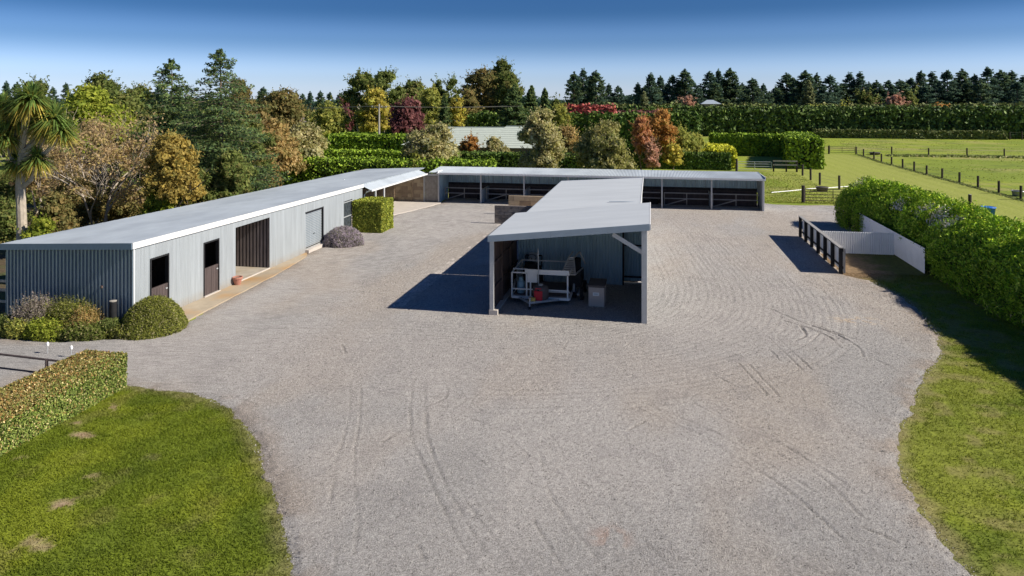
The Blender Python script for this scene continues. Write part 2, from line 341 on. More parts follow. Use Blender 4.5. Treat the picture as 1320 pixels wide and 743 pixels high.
# paddock ground out to the horizon: finer cells near, big cells far
def prog(a, b, lo, hi, near, g):
    l = list(np.arange(a, b + 1e-6, near)); s = near; x = l[-1]
    while x < hi: s *= g; x += s; l.append(min(x, hi))
    s = near; x = l[0]
    while x > lo: s *= g; x -= s; l.insert(0, max(x, lo))
    return np.array(sorted(set(l)))
gx = prog(-30, 60, -2500, 2500, 0.6, 1.09); gy = prog(0, 130, -60, 4000, 0.6, 1.09)
def g_z(X, Y): return (fbm(X * .5, Y * .5, 5) - .5) * .05 * sstep(62, 75, Y) + (-0.01)
def g_t(X, Y, Z):
    base = col3((.25, .30, .032)); g2 = col3((.195, .25, .028)); dry = col3((.35, .30, .12)); dk = col3((.10, .14, .022))
    t = mixc(base + 0 * X[..., None], g2, sstep(.4, .65, fbm(X * .15, Y * .15, 1)))
    t = mixc(t, dry, sstep(.52, .72, fbm(X * .12, Y * .35, 2)) * .55)
    t = mixc(t, dk, sstep(.60, .72, fbm(X * .4, Y * .4, 3)) * .5 * sstep(60, 70, Y))
    lane = sstep(13.5, 15, X) * (1 - sstep(31.0, 31.6, X)) * sstep(44, 50, Y) * (1 - sstep(118, 124, Y))   # mown lane
    stripe = .5 + .5 * np.sin((X + .02 * Y) * 2 * np.pi / 1.7)
    mow = mixc(col3((.27, .30, .055)) + 0 * X[..., None], col3((.32, .34, .08)), stripe * .6 + .4 * fbm(X, Y * .2, 8) - .2)
    t = mixc(t, mow, lane)
    bare = sstep(.0, 1.0, 1 - np.abs(Y - 46.5 + .0 * X) / 2.2) * sstep(20.5, 22.5, X) * sstep(.38, .5, fbm(X * .6, Y * .9, 12))
    t = mixc(t, col3((.42, .33, .22)), bare * .9)
    wood = 1 - sstep(-24.5, -23, X + 1.2 * (fbm(X * .6, Y * .6, 4) - .5)); wood = wood * sstep(16, 20, Y) * (1 - sstep(58, 66, Y))
    t = mixc(t, mixc(col3((.10, .075, .045)) + 0 * X[..., None], col3((.075, .09, .03)), sstep(.4, .6, fbm(X * .7, Y * .7, 6))), wood)
    return t
me = gridmesh('ground', gx, gy, g_z, g_t, lambda X, Y: X > -1e9, M_grass)
meta(put(bpy.data.objects.new('ground', me), None), 'yellow green paddock grass reaching the horizon', kind='structure')

GRAVEL = [(-5.0, 2), (-5.2, 7), (-5.83, 9.78), (-7.45, 12.12), (-9.45, 14.5), (-10.9, 15.9), (-12.47, 16.6), (-13.7, 16.75), (-14.9, 16.8), (-16.6, 16.6), (-18.5, 14.9), (-30, 13.5), (-34, 20.3), (-26, 20.2), (-22.45, 19.7), (-20.47, 19.7), (-18.1, 20.45), (-16.7, 21.9),
 (-17.05, 23), (-17.5, 30), (-18.0, 34.5), (-18.35, 35.2), (-18.35, 44), (-18.23, 48.7), (-17.1, 52.7), (-16.64, 55.3), (-16.7, 59.2), (8.9, 59.2), (9.3, 60.7), (10.43, 59.8), (12.2, 59.7), (14.8, 60.2), (18, 59), (15, 50), (13.4, 41), (9.6, 40.4), (9.6, 35.4),
 (10.5, 34.5), (11.0, 32), (11.0, 29.5), (10.5, 26), (9.9, 24.2), (8.94, 22.5), (7.5, 19.7), (6.4, 17.4), (6.04, 16.06), (5.85, 14.5), (5.9, 13), (6.05, 12), (6.4, 8), (6.6, 2)]
def catmull(pts, n=12):
    P = [np.array(p, float) for p in pts]; P = [2 * P[0] - P[1]] + P + [2 * P[-1] - P[-2]]; out = []
    for a, b, c, d in zip(P, P[1:], P[2:], P[3:]):
        for k in range(n):
            t = k / n; out.append(.5 * ((2 * b) + (-a + c) * t + (2 * a - 5 * b + 4 * c - d) * t * t + (-a + 3 * b - 3 * c + d) * t ** 3))
    out.append(P[-2]); return np.array(out)
TR = []      # (points, half width, depth)
main_ = [(2.0, 54), (3.3, 46), (4.1, 38), (4.6, 31), (3.6, 26), (0.5, 22.6), (-4, 20.8), (-9, 20.5), (-15, 19.3)]
for k in range(26):
    o = k * .3 - 3.6 + random.uniform(-.06, .06); m0 = catmull(main_, 10); d = np.gradient(m0, axis=0); nrm = np.stack([d[:, 1], -d[:, 0]], 1); nrm /= np.linalg.norm(nrm, axis=1, keepdims=True)
    a = random.randint(0, 30); q_ = (m0 - nrm * o)[a:a + random.randint(35, 60)]; TR.append((q_, .09, .0058))
for (p, w_, dp) in [
 ([(5.6, 27.9), (6.3, 26.6), (7.0, 25.6), (7.4, 24.4), (7.3, 23.4)], .07, .035), ([(5.2, 28.6), (6.0, 27.0), (6.9, 25.9), (7.6, 25.2)], .07, .03), ([(5.4, 27.0), (6.2, 26.2), (6.7, 25.2), (6.8, 24.2)], .06, .03),
 ([(6.4, 26.8), (7.3, 25.5), (8.0, 24.6)], .06, .02), ([(5.9, 26.5), (5.9, 25.4), (5.4, 24.6)], .08, .03), ([(6.5, 25.9), (6.1, 25.0), (5.5, 24.0), (4.9, 23.3)], .06, .02),
 ([(4.55, 24.9), (5.1, 21.7)], .05, .022), ([(4.85, 24.9), (5.4, 21.8)], .05, .022), ([(3.2, 22.0), (3.7, 19.6)], .05, .02), ([(3.5, 22.0), (4.0, 19.6)], .05, .02),
 ([(-6.6, 18.6), (-5.6, 15.5), (-4.4, 13.3), (-3.2, 11.3), (-2.4, 10.2)], .06, .022), ([(-6.2, 18.6), (-5.1, 15.3), (-3.9, 13.0), (-2.6, 11.0)], .06, .02), ([(-8.4, 18.2), (-7.5, 16.0), (-6.9, 14), (-6.2, 12)], .05, .016), ([(-8.1, 18.2), (-7.2, 16.0), (-6.5, 14), (-5.4, 11.6), (-5.0, 10.5)], .05, .016),
 ([(-5.4, 18.3), (-5.3, 17.6), (-5.6, 17.0)], .06, .03), ([(-5.0, 18.2), (-4.7, 17.6), (-4.9, 16.9)], .05, .025), ([(-4.4, 18.3), (-4.5, 17.5), (-4.1, 17.0)], .05, .025), ([(-8, 17.9), (-6, 17.4), (-4.5, 16.6), (-3, 15.8)], .05, .014),
 ([(0, 18), (1.5, 16.8), (2.6, 15.4), (3.4, 14.2), (4.1, 12.6)], .06, .020), ([(0.4, 18.2), (1.9, 17.0), (3.0, 15.6), (3.9, 14.4)], .06, .018), ([(1.6, 18.6), (2.6, 17.4), (3.5, 16.6), (4.6, 14.9)], .06, .02), ([(3.4, 16), (4.2, 15), (4.6, 13.6)], .05, .02),
 ([(-9, 13.6), (-5, 12.4), (-2, 11.9)], .05, .008), ([(-2.2, 15), (-1.6, 13), (-.4, 11)], .06, .012), ([(-3.4, 12.6), (-2.2, 11), (-1.2, 9.6)], .06, .02), ([(-1.9, 12.2), (-1.1, 10.8), (0, 9.4)], .06, .02),
 ([(-11, 34), (-10, 44), (-8.5, 52)], .07, .012), ([(-12.2, 34), (-11.4, 44), (-10, 52)], .07, .012), ([(-14, 36), (-12.8, 46), (-12, 54)], .07, .01), ([(-16, 30), (-15, 40), (-14, 52)], .07, .012), ([(-15.2, 30), (-14.2, 40), (-13, 52)], .07, .01), ([(-13.5, 22), (-14.6, 30), (-14, 40)], .07, .012)]:
    far_ = 1 if p[0][1] > 20 and p[0][0] > 2 else .62
    TR.append((catmull(p, 8), w_ * (1.15 if far_ < 1 else 1), dp * far_))
for k in range(70):   # short scuffs
    a = random.uniform(-11, 8); b = random.uniform(9, 30); th_ = random.choice([1.9, 2.1, 1.2, 2.6]) + random.uniform(-.3, .3); l_ = random.uniform(.3, 1.2)
    TR.append((np.array([(a, b), (a + math.cos(th_) * l_ * .5, b + math.sin(th_) * l_ * .5 + .03), (a + math.cos(th_) * l_, b + math.sin(th_) * l_)]), random.uniform(.035, .06), random.uniform(.008, .02)))
def tracks(X, Y):
    H_ = np.zeros(X.shape); 
    xs = X[0]; ys = Y[:, 0]
    for pts, w_, dp in TR:
        w_ = w_ * .72
        for a, b in zip(pts, pts[1:]):
            m_ = 4 * w_; i0, i1 = np.searchsorted(xs, [min(a[0], b[0]) - m_, max(a[0], b[0]) + m_]); j0, j1 = np.searchsorted(ys, [min(a[1], b[1]) - m_, max(a[1], b[1]) + m_])
            if i1 <= i0 or j1 <= j0: continue
            x = X[j0:j1, i0:i1]; y = Y[j0:j1, i0:i1]; e_ = b - a; t = np.clip(((x - a[0]) * e_[0] + (y - a[1]) * e_[1]) / (e_ @ e_ + 1e-9), 0, 1)
            d = np.hypot(x - a[0] - t * e_[0], y - a[1] - t * e_[1]) / w_
            h = -dp * np.exp(-d * d) + .55 * dp * np.exp(-((d - 1.7) / .6) ** 2)
            s_ = H_[j0:j1, i0:i1]; s_[...] = np.where(np.abs(h) > np.abs(s_), h, s_)
    return H_
rx = np.concatenate([np.arange(-34, -12, .22), np.arange(-12, 11, .046), np.arange(11, 18.5, .22)])
ry = np.concatenate([np.arange(2, 8, .25), np.arange(8, 31, .05), np.arange(31, 33, .1), np.arange(33, 61.2, .19)])
SD = {}
def r_sd(X, Y):
    if 'a' not in SD: SD['a'] = polysd(X, Y, GRAVEL) + (fbm(X * 1.1, Y * 1.1, 21) - .5) * .32 + (fbm(X * 6, Y * 6, 22, 2) - .5) * .16
    return SD['a']
def r_z(X, Y):
    sd = r_sd(X, Y); SD['t'] = tracks(X, Y)
    grain = ((hash2(np.round(X * 50), np.round(Y * 50), 3) - .5) * .013 + (fbm(X * 3, Y * 3, 9, 3) - .5) * .012) * (1 - .75 * sstep(30, 36, Y)) * np.where((X < -12) | (X > 11), .4, 1)
    return np.minimum(.052, sd * .22) + (SD['t'] * 1.3 * (.1 + 1.1 * sstep(.3, .75, vnoise(X * 1.3, Y * 1.3, 31))) * (.45 + 1.0 * vnoise(X * 9, Y * 9, 33)) + grain) * sstep(-.05, .3, sd) + .004
def r_t(X, Y, Z):
    a = col3((.385, .362, .34)); b = col3((.335, .32, .304)); warm = col3((.37, .32, .27)); dk = col3((.215, .20, .195))
    t = mixc(a + 0 * X[..., None], b, sstep(.38, .65, fbm(X * .25, Y * .18, 41)))
    t = mixc(t, warm, sstep(.45, .7, fbm(X * .3 + 9, Y * .15, 42)) * .6)
    m0 = catmull(main_, 4); d = np.full(X.shape, 1e9)
    for p in m0: d = np.minimum(d, np.hypot(X - p[0], Y - p[1]))
    t = mixc(t, col3((.375, .345, .32)), (1 - sstep(1.0, 4.5, d)) * .55)
    t = mixc(t, dk, sstep(20, 9, Y) * 0 + sstep(.55, .75, fbm(X * 1.3, Y * 1.3, 43)) * .2)
    t = mixc(t, col3((.36, .23, .17)), (1 - sstep(.1, .6, np.hypot(X + .35, (Y - 11.9)))) * sstep(.4, .6, vnoise(X * 6, Y * 6, 44)) * .5)
    t = mixc(t, col3((.50, .40, .30)), (1 - sstep(.2, .8, np.hypot((X - 8.2) * .6, (Y - 27.6)))) * sstep(.45, .6, vnoise(X * 7, Y * 7, 46)) * .9)
    t = mixc(t, col3((.26, .19, .13)), (1 - sstep(.1, .9, SD['a'])) * sstep(.35, .6, fbm(X, Y, 47)) * .4)
    t = t * (.86 + .28 * hash2(np.round(X * 40), np.round(Y * 40), 48))[..., None]
    sp = hash2(np.round(X * 30), np.round(Y * 30), 49)
    t = mixc(t, col3((.62, .58, .54)), (sp > .994) * .35); t = mixc(t, col3((.10, .09, .09)), (sp < .02) * .35)
    t = t * (1 + np.clip(SD['t'] * 13, -.3, .1))[..., None]
    return t
me = gridmesh('gravel_yard', rx, ry, r_z, r_t, lambda X, Y: r_sd(X, Y) > -.3, M_gravel)
meta(put(bpy.data.objects.new('gravel_yard', me), None), 'pale grey gravel yard with tyre marks', kind='structure')

# turf sheets beside the gravel
PATCH = [(-11.7, 10.95, .55, 1), (-11.9, 12.1, .5, .6), (-13.8, 13.8, .6, 1), (-11.2, 9.7, .7, .7), (-14.25, 12.5, .4, .9), (-11.2, 13.1, .5, .25), (-14.2, 15.4, .5, .9), (-14.4, 14.3, .4, .9)]
def turf_t(X, Y, Z=None):
    g = col3((.15, .192, .018)); g2 = col3((.205, .24, .022)); dk = col3((.105, .145, .016)); dry = col3((.27, .23, .09))
    t = mixc(g + 0 * X[..., None], g2, sstep(.4, .65, fbm(X * .7, Y * .7, 61)))
    t = mixc(t, dk, sstep(.5, .7, fbm(X * .8 + 4, Y * .8, 62)) * .7)
    t = mixc(t, dry, sstep(.54, .74, fbm(X * 1.4, Y * 1.4, 63)) * .3)
    for a, b, r_, s_ in PATCH:
        d = np.hypot(X - a, (Y - b) * 1.3) / (r_ * .62) + (fbm(X * 5, Y * 5, 64, 3) - .5) * 1.6
        t = mixc(t, col3((.36, .27, .17)), (1 - sstep(.3, .9, d)) * s_)
    r = sstep(2, 4, X); t = mixc(t, mixc(mixc(t, col3((.20, .225, .03)), sstep(.3, .6, fbm(X * .6, Y * .6, 66))), col3((.25, .20, .09)), sstep(.5, .68, fbm(X * 1.8, Y * 1.8, 68, 5)) * .55), r * .85)
    e_ = np.abs(polysd(X, Y, GRAVEL)); t = mixc(t, col3((.27, .21, .13)), (1 - sstep(.05, .5, e_ + (fbm(X * 3, Y * 3, 65) - .5) * .4)) * .4)
    pen = sstep(33.2, 35.2, Y - (X - 9.6) * .35) * sstep(9, 9.5, X); t = mixc(t, mixc(col3((.20, .135, .075)) + 0 * X[..., None], col3((.10, .11, .02)), sstep(10.9, 12.6, X + (fbm(X * 2, Y * 2, 67) - .5) * 2)), pen)
    return t
def sheet_(name, x0, x1, y0, y1, s, z, label, keep):
    me = gridmesh(name, np.arange(x0, x1, s), np.arange(y0, y1, s), lambda X, Y: z + (fbm(X * 2, Y * 2, 71, 3) - .5) * .02, turf_t, keep, M_grass)
    return meta(put(bpy.data.objects.new(name, me), None), label, kind='structure')
sheet_('lawn', -30, -3.5, 2, 17.5, .12, .006, 'mown lawn with bare patches in the near left corner', lambda X, Y: (polysd(X, Y, GRAVEL) < .4) & (X < 0))
sheet_('grass_verge', 4.5, 17, 2, 42, .14, .006, 'grass verge between gravel and the tall hedge', lambda X, Y: (polysd(X, Y, GRAVEL) < .4) & (X > 0))
# grass blades and loose stones: stuff
def blades(name, n, x0, x1, y0, y1, mask, label, hgt=.045):
    X = rng.uniform(x0, x1, n); Y = rng.uniform(y0, y1, n); k = mask(X, Y) & (rng.uniform(0, 1, n) < .35 + .65 * fbm(X * 3, Y * 3, 81)); X = X[k]; Y = Y[k]; n = len(X)
    c = turf_t(X, Y); lum = c[:, 0] > c[:, 1] * .98; h = hgt * rng.uniform(.5, 1.6, n) * np.where(lum, .55, 1)
    a = rng.uniform(0, 6.28, n); w_ = .011 * rng.uniform(.6, 1.5, n); dx = np.cos(a) * w_; dy = np.sin(a) * w_
    V = np.stack([np.stack([X - dx, Y - dy, 0 * X + .004], 1), np.stack([X + dx, Y + dy, 0 * X + .004], 1), np.stack([X + rng.normal(0, .6, n) * h, Y + rng.normal(0, .6, n) * h, h], 1)], 1).reshape(-1, 3)
    T = np.repeat(c * rng.uniform(.8, 1.6, (n, 1)) * np.array([1.0, 1.0, 1.0]), 3, 0)
    me = npmesh(name, V, np.arange(3 * n).reshape(n, 3), M_leaf, T); meta(put(bpy.data.objects.new(name, me), None), label, 'grass', kind='stuff')
blades('grass_blades', 230000, -16.5, -4.5, 8, 17, lambda X, Y: polysd(X, Y, GRAVEL) + (fbm(X * 1.1, Y * 1.1, 21) - .5) * .32 < .06, 'short green grass blades of the lawn by the low hedge')
blades('grass_blades', 200000, 5, 14.2, 9.5, 36, lambda X, Y: polysd(X, Y, GRAVEL) + (fbm(X * 1.1, Y * 1.1, 21) - .5) * .32 < .06, 'yellowish grass blades of the verge along the tall hedge')
n = 90000; X = rng.uniform(-13, 12, n); Y = 7 + 27 * rng.uniform(0, 1, n) ** 1.5; k = polysd(X, Y, GRAVEL) > -.1; X = X[k]; Y = Y[k]; n = len(X); s = rng.uniform(.006, .016, n) * (.75 + Y / 40)
b0 = np.array([(-1, -.6, -.2), (1, -.7, -.2), (.1, 1, -.2), (0, 0, 1)]); a = rng.uniform(0, 6.28, n); ca = np.cos(a)[:, None]; sa = np.sin(a)[:, None]
V = np.stack([X[:, None] + (b0[:, 0] * ca - b0[:, 1] * sa) * s[:, None], Y[:, None] + (b0[:, 0] * sa + b0[:, 1] * ca) * s[:, None], .058 + b0[:, 2] * s[:, None] + 0 * X[:, None]], -1).reshape(-1, 3)
F = (np.arange(n)[:, None, None] * 4 + np.array([(0, 1, 3), (1, 2, 3), (2, 0, 3)])).reshape(-1, 3)
meta(put(bpy.data.objects.new('loose_stones', npmesh('loose_stones', V, F, M_gravel, np.repeat(col3((.37, .345, .325)) * rng.uniform(.35, 1.65, (n, 1)), 4, 0))), None), 'loose small stones on the gravel yard', 'gravel', kind='stuff')
# concrete
def slab(name, pts, z, m, label, t=.12):
    mb = MB(); n = len(pts); mb.poly([(x, y, z) for x, y in pts])
    for (a, b) in zip(pts, pts[1:] + pts[:1]): mb.poly([(a[0], a[1], z), (a[0], a[1], z - t), (b[0], b[1], z - t), (b[0], b[1], z)])
    return meta(mb.build(name, m), label, kind='structure')
slab('concrete_apron', [(-18.42, 21.6), (-17.0, 21.6), (-17.15, 23.5), (-17.5, 30.5), (-17.95, 34.3), (-18.42, 35.3)], .05, M_conc_rust, 'rust stained concrete apron along the long shed')
slab('concrete_floor', [(-23.8, 43.25), (-18.25, 43.25), (-18.3, 48.7), (-17.1, 52.7), (-16.64, 55.45), (-16.75, 56.1), (-23.8, 56.1)], .052, M_conc_pale, 'pale concrete floor of the covered corner')
slab('concrete_strip', [(-10.15, 26.0), (-9.55, 26.0), (-9.2, 46.2), (-9.75, 46.2)], .055, M_conc_pale, 'pale concrete strip set in the gravel beside the machinery shed')
slab('passage_floor', [(-23.8, 28.2), (-18.43, 28.2), (-18.43, 31.3), (-23.8, 31.3)], .075, M_conc, 'concrete floor of the open passage in the long shed')

# ---------------------------------------------------------------- long shed on the left
X0, X1, YA, YB = -23.98, -18.42, 21.52, 43.15
def rz(y): return 3.23 - (y - 21.4) * .0135
ls = root('long_shed', (-20.7, 21.1, 0), 'long low corrugated iron shed with pale sunlit side and flat grey roof', 'shed')
U = (0, 1, 0); Z = (0, 0, 1)
def wallrun(parent, x, ya, yb, z0, zf, m, step=.805, name='wall_sheet', n=1):
    y = ya
    while y < yb - .02:
        w = min(step, yb - y); sheet(name, parent, (x, y, z0), (0, 1, 0) if n > 0 else (0, -1, 0), Z, w, zf(y) - z0, m) if n > 0 else sheet(name, parent, (x, y + w, z0), (0, -1, 0), Z, w, zf(y) - z0, m); y += w
top_ = lambda y: rz(y) - .21
openings = [(22.41, 23.5, 0.05, 2.42), (25.78, 26.9, 0.05, 2.38), (28.22, 31.25, .05, 2.62), (35.12, 37.3, .27, 2.28), (40.2, 41.5, .3, 2.18)]
y = YA
for a, b, zb, zt in openings:
    wallrun(ls, X1, y, a, 0, top_, M_zinc); wallrun(ls, X1, a, b, zt, top_, M_zinc)
    if zb > .1: wallrun(ls, X1, a, b, 0, lambda q: zb, M_zinc)
    y = b
wallrun(ls, X1, y, YB, 0, top_, M_zinc)
x = X0
while x < X1 - .02:
    w = min(.782, X1 - x); sheet('wall_sheet', ls, (x, YA, 0), (1, 0, 0), Z, w, top_(YA) - .02 - (X1 - x) * .04, M_zincshade, pitch=.156, amp=.06); x += w
boxp('back_wall', ls, X0 - .02, X0 + .04, YA, YB, 0, 2.65, M_zincblue)
boxp('corner_flashing', ls, X1 - .03, X1 + .025, YA - .03, YA + .03, 0, top_(YA), M_white)
for k in range(29):     # roof sheets run across the shed
    y0 = YA - .12 + k * .757; w = min(.757, YB + .05 - y0)
    if w > .05: sheet('roof_sheet', ls, (X0 - .15, y0 + w, rz(y0 + w / 2) - .235), (0, -1, 0), (1, 0, .042), w, X1 - X0 + .21, M_roof, amp=.006)
for i in range(3):
    ya = YA - .14 + i * 7.32; yb = min(ya + 7.315, YB + .08)
    mb = MB(); mb.bar((X1 + .055, ya, rz(ya) - .11), (X1 + .055, yb, rz(yb) - .11), .045, .23); mb.build('fascia', M_white, ls)
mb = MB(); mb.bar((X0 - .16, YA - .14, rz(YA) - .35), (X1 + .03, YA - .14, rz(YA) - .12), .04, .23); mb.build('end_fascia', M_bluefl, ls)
boxp('far_fascia', ls, X1 - .6, X1 + .03, YB + .03, YB + .07, 2.7, 2.92, M_white)
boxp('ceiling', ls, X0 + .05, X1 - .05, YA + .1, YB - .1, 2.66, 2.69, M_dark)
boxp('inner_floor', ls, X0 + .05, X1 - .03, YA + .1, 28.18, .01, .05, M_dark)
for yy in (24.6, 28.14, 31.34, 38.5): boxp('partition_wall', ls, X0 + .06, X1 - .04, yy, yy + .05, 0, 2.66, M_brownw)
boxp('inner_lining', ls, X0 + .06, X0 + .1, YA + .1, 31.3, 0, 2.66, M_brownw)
for a, b, zb, zt in openings[:2]:
    for yy in (a - .005, b - .055): boxp('door_jamb', ls, X1 - .12, X1 + .03, yy, yy + .06, zb, zt, M_black)
    boxp('door_head', ls, X1 - .12, X1 + .03, a, b, zt - .05, zt + .012, M_black)
    boxp('threshold', ls, X1 - .03, X1 + .08, a - .02, b + .02, .02, .09, M_conc_pale)
    d = boxp('half_door', ls, X1 - .055, X1 - .025, a + .06, b - .06, .1, 1.22, M_door); nb = 6; w = (b - a - .12) / nb
    for k in range(nb): boxp('board', d, X1 - .025, X1 + .002, a + .06 + k * w + .006, a + .06 + (k + 1) * w - .006, .1, 1.20 + .0, M_door)
    boxp('top_rail', d, X1 - .06, X1 + .012, a + .06, b - .06, 1.2, 1.26, M_door)
    boxp('latch', d, X1 + .004, X1 + .03, b - .2, b - .1, 1.05, 1.1, M_galv)
    for k in (0.33, 1.0): boxp('inner_post', ls, X1 - 1.3, X1 - 1.24, a + k * (b - a), a + k * (b - a) + .05, 0, 2.55, M_brownw)
    boxp('inner_rail', ls, X1 - 1.32, X1 - 1.26, a - 1, b + .8, 1.5, 1.58, M_brownw)
# slatted panel closing the passage
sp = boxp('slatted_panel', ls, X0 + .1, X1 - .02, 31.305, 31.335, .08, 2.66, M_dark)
for k in range(24):
    xx = X1 - .14 - k * .188
    if xx > X0 + .1: boxp('slat', sp, xx, xx + .105, 31.27, 31.305, .09, 2.65, M_slat)
boxp('passage_edge', ls, X1 - .02, X1 + .04, 28.22, 31.25, .0, .1, M_conc_pale)
# roller door
rd = boxp('roller_door', ls, X1 - .14, X1 - .10, 35.18, 37.24, .27, 2.2, M_bluefl)
for k in range(20): boxp('slat', rd, X1 - .10, X1 - .075, 35.18, 37.24, .28 + k * .096, .28 + k * .096 + .062, M_zinc)
boxp('door_jamb', ls, X1 - .16, X1 + .03, 37.24, 37.31, .25, 2.3, M_black); boxp('door_head', ls, X1 - .16, X1 + .03, 35.1, 37.24, 2.22, 2.29, M_black)
boxp('door_handle', rd, X1 - .075, X1 - .04, 36.2, 36.32, .9, .94, M_black)
boxp('threshold', ls, X1 - .0, X1 + .22, 35.05, 37.45, .02, .2, M_conc_pale)
gp = boxp('glazed_door', ls, X1 - .09, X1 - .05, 40.2, 41.5, .3, 2.12, M_glassdark)
for zz in (.3, 1.15, 2.06): boxp('glazing_bar', gp, X1 - .05, X1 - .01, 40.22, 41.48, zz, zz + .05, M_galv)
boxp('doorstep', ls, X1, X1 + .4, 40.1, 41.3, .02, .3, M_conc_pale)
# downpipe
mb = MB(); mb.tube([(-17.95, 43.35, 2.5), (-18.2, 43.35, 2.38), (-18.36, 43.35, 2.2), (-18.36, 43.35, .1)], .045, 8); mb.build('downpipe', M_white, ls)

# ---------------------------------------------------------------- covered corner
cc = root('covered_corner', (-20.5, 50, 0), 'lean-to roof on slim posts over a tan block wall, joining the two sheds', 'shelter')
for k in range(19):
    y0 = YB + .08 + k * .77; w = .77 if k < 18 else .4
    sheet('roof_sheet', cc, (X0 - .15, y0 + w, rz(y0) - .24), (0, -1, 0), (1, 0, .042), w, -18.6 - X0 + .13, M_roof, amp=.006)
    if y0 < 54.8: sheet('verandah_sheet', cc, (-18.62, y0 + w, rz(y0) - .05), (0, -1, 0), (.8, 0, -.36), w, .86, M_roof, amp=.008)
mb = MB(); mb.bar((-18.62, YB + .08, rz(YB) - .03), (-18.62, 56.9, rz(56.9) - .03), .16, .03); mb.build('ridge_cap', M_roof, cc)
mb = MB(); mb.bar((-17.82, YB + .1, 2.50), (-17.82, 55.55, 2.40), .09, .1); mb.build('gutter', M_white, cc)
for yy in (43.9, 45.5): boxp('post', cc, -17.86, -17.77, yy, yy + .09, 0, 2.47, M_white)
for xx in (-21.5,): boxp('post', cc, xx, xx + .09, 47, 47.09, 0, 2.8, M_white)
boxp('side_wall', cc, X0 - .02, X0 + .05, YB, 57.4, 0, 2.55, M_brownw)
nb = 10; bw = (-18.3 + 23.8) / nb
for r_ in range(8):
    o_ = (r_ % 2) * .5
    for k in range(nb + 1):
        a = -23.8 + (k - o_) * bw; b = a + bw; a = max(a, -23.8); b = min(b, -18.3)
        if b - a > .05: boxp('block', cc, a + .006, b - .006, 55.9 + random.uniform(-.008, .008), 56.1, r_ * .31 + .055, r_ * .31 + .355, random.choice(M_block))
boxp('wall_core', cc, -23.8, -18.3, 55.93, 56.08, .05, 2.52, M_conc)
boxp('soffit_beam', cc, -23.8, -17.8, 55.84, 55.9, 2.36, 2.5, M_dark)
for xx in (-21.0, -19.3): boxp('pier_stain', cc, xx, xx + .16, 55.84, 55.885, .1, 1.75, M_block[2])
for xx in (-18.27, -17.0): boxp('door_post', cc, xx, xx + .1, 55.82, 55.92, 0, 2.42, M_paintpost)
boxp('door_lintel', cc, -18.17, -17.0, 55.82, 55.9, 2.2, 2.4, M_paintpost)
d = boxp('plank_door', cc, -18.16, -17.01, 55.93, 55.96, .1, 2.18, M_lid)
for k in range(8): boxp('board', d, -18.16 + k * .144 + .008, -18.16 + (k + 1) * .144 - .006, 55.9, 55.93, .12, 2.16, M_timber)

# ---------------------------------------------------------------- row of open bays at the back
rs = root('open_bay_row', (-4, 55.7, 0), 'long row of open fronted horse bays across the back of the yard', 'stables')
XB0, XB1, YF, YK = -16.95, 8.85, 55.62, 58.75
k = 0; x = XB0 - .75
while x < XB1 + .1:
    w = min(.805, XB1 + .1 - x); sheet('roof_sheet', rs, (x, YF - .18, 2.545 - .0), (1, 0, 0), (0, 1, .055), w, YK - YF + .35, M_roof, amp=.013); x += w
mb = MB(); mb.bar((XB0 + .1, YF - .22, 2.46), (-4.3, YF - .22, 2.46), .1, .14); mb.build('gutter', M_white, rs)
mb = MB(); mb.bar((-4.29, YF - .22, 2.46), (XB1 + .12, YF - .22, 2.46), .1, .14); mb.build('gutter', M_white, rs)
boxp('barge_board', rs, XB0 - .02, XB0 + .1, YF - .3, YF + 1.0, 2.44, 2.66, M_white)
boxp('barge_board', rs, XB1 + .1, XB1 + .14, YF - .25, YK + .1, 2.42, 2.68, M_white)
posts = [-16.9, -13.3, -9.7, -6.1, -2.4, 1.27, 5.03, 8.8]
for i, px in enumerate(posts): boxp('post', rs, px - .055, px + .055, YF, YF + .11, 0, 2.4, M_paintpost)
x = XB0
while x < XB1 - .02:
    w = min(.805, XB1 - x); sheet('back_sheet', rs, (x, YK, 1.1), (1, 0, 0), Z, w, 1.55, M_zincblue, pitch=.2, amp=.02); boxp('batten', rs, x - .02, x + .02, YK - .05, YK - .025, 1.35, 2.6, M_greyfl); x += w
for k in range(7):
    for j in range(6): boxp('kick_board', rs, posts[k] + .06, posts[k + 1] - .06, YK - .1, YK - .065, .02 + j * .2, .02 + j * .2 + .18, M_door)
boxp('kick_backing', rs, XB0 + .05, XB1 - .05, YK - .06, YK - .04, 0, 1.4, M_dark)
for i, px in enumerate(posts):
    if 0 < i < 7:
        pp = boxp('partition', rs, px - .03, px + .03, YF + .12, YK - .11, .05, 1.12, M_greyfl)
        boxp('cap_rail', pp, px - .05, px + .05, YF + .12, YK - .11, 1.12, 1.17, M_timber)
sheet('end_sheet', rs, (XB1, YF + .1, 0), (0, 1, 0), Z, YK - YF - .1, 2.45, M_zinc); sheet('end_sheet', rs, (XB0, YF + .1, 0), (0, 1, 0), Z, YK - YF - .1, 2.45, M_zincblue)
boxp('corner_flashing', rs, XB1 + .0, XB1 + .07, YF - .02, YF + .1, 0, 2.42, M_white)
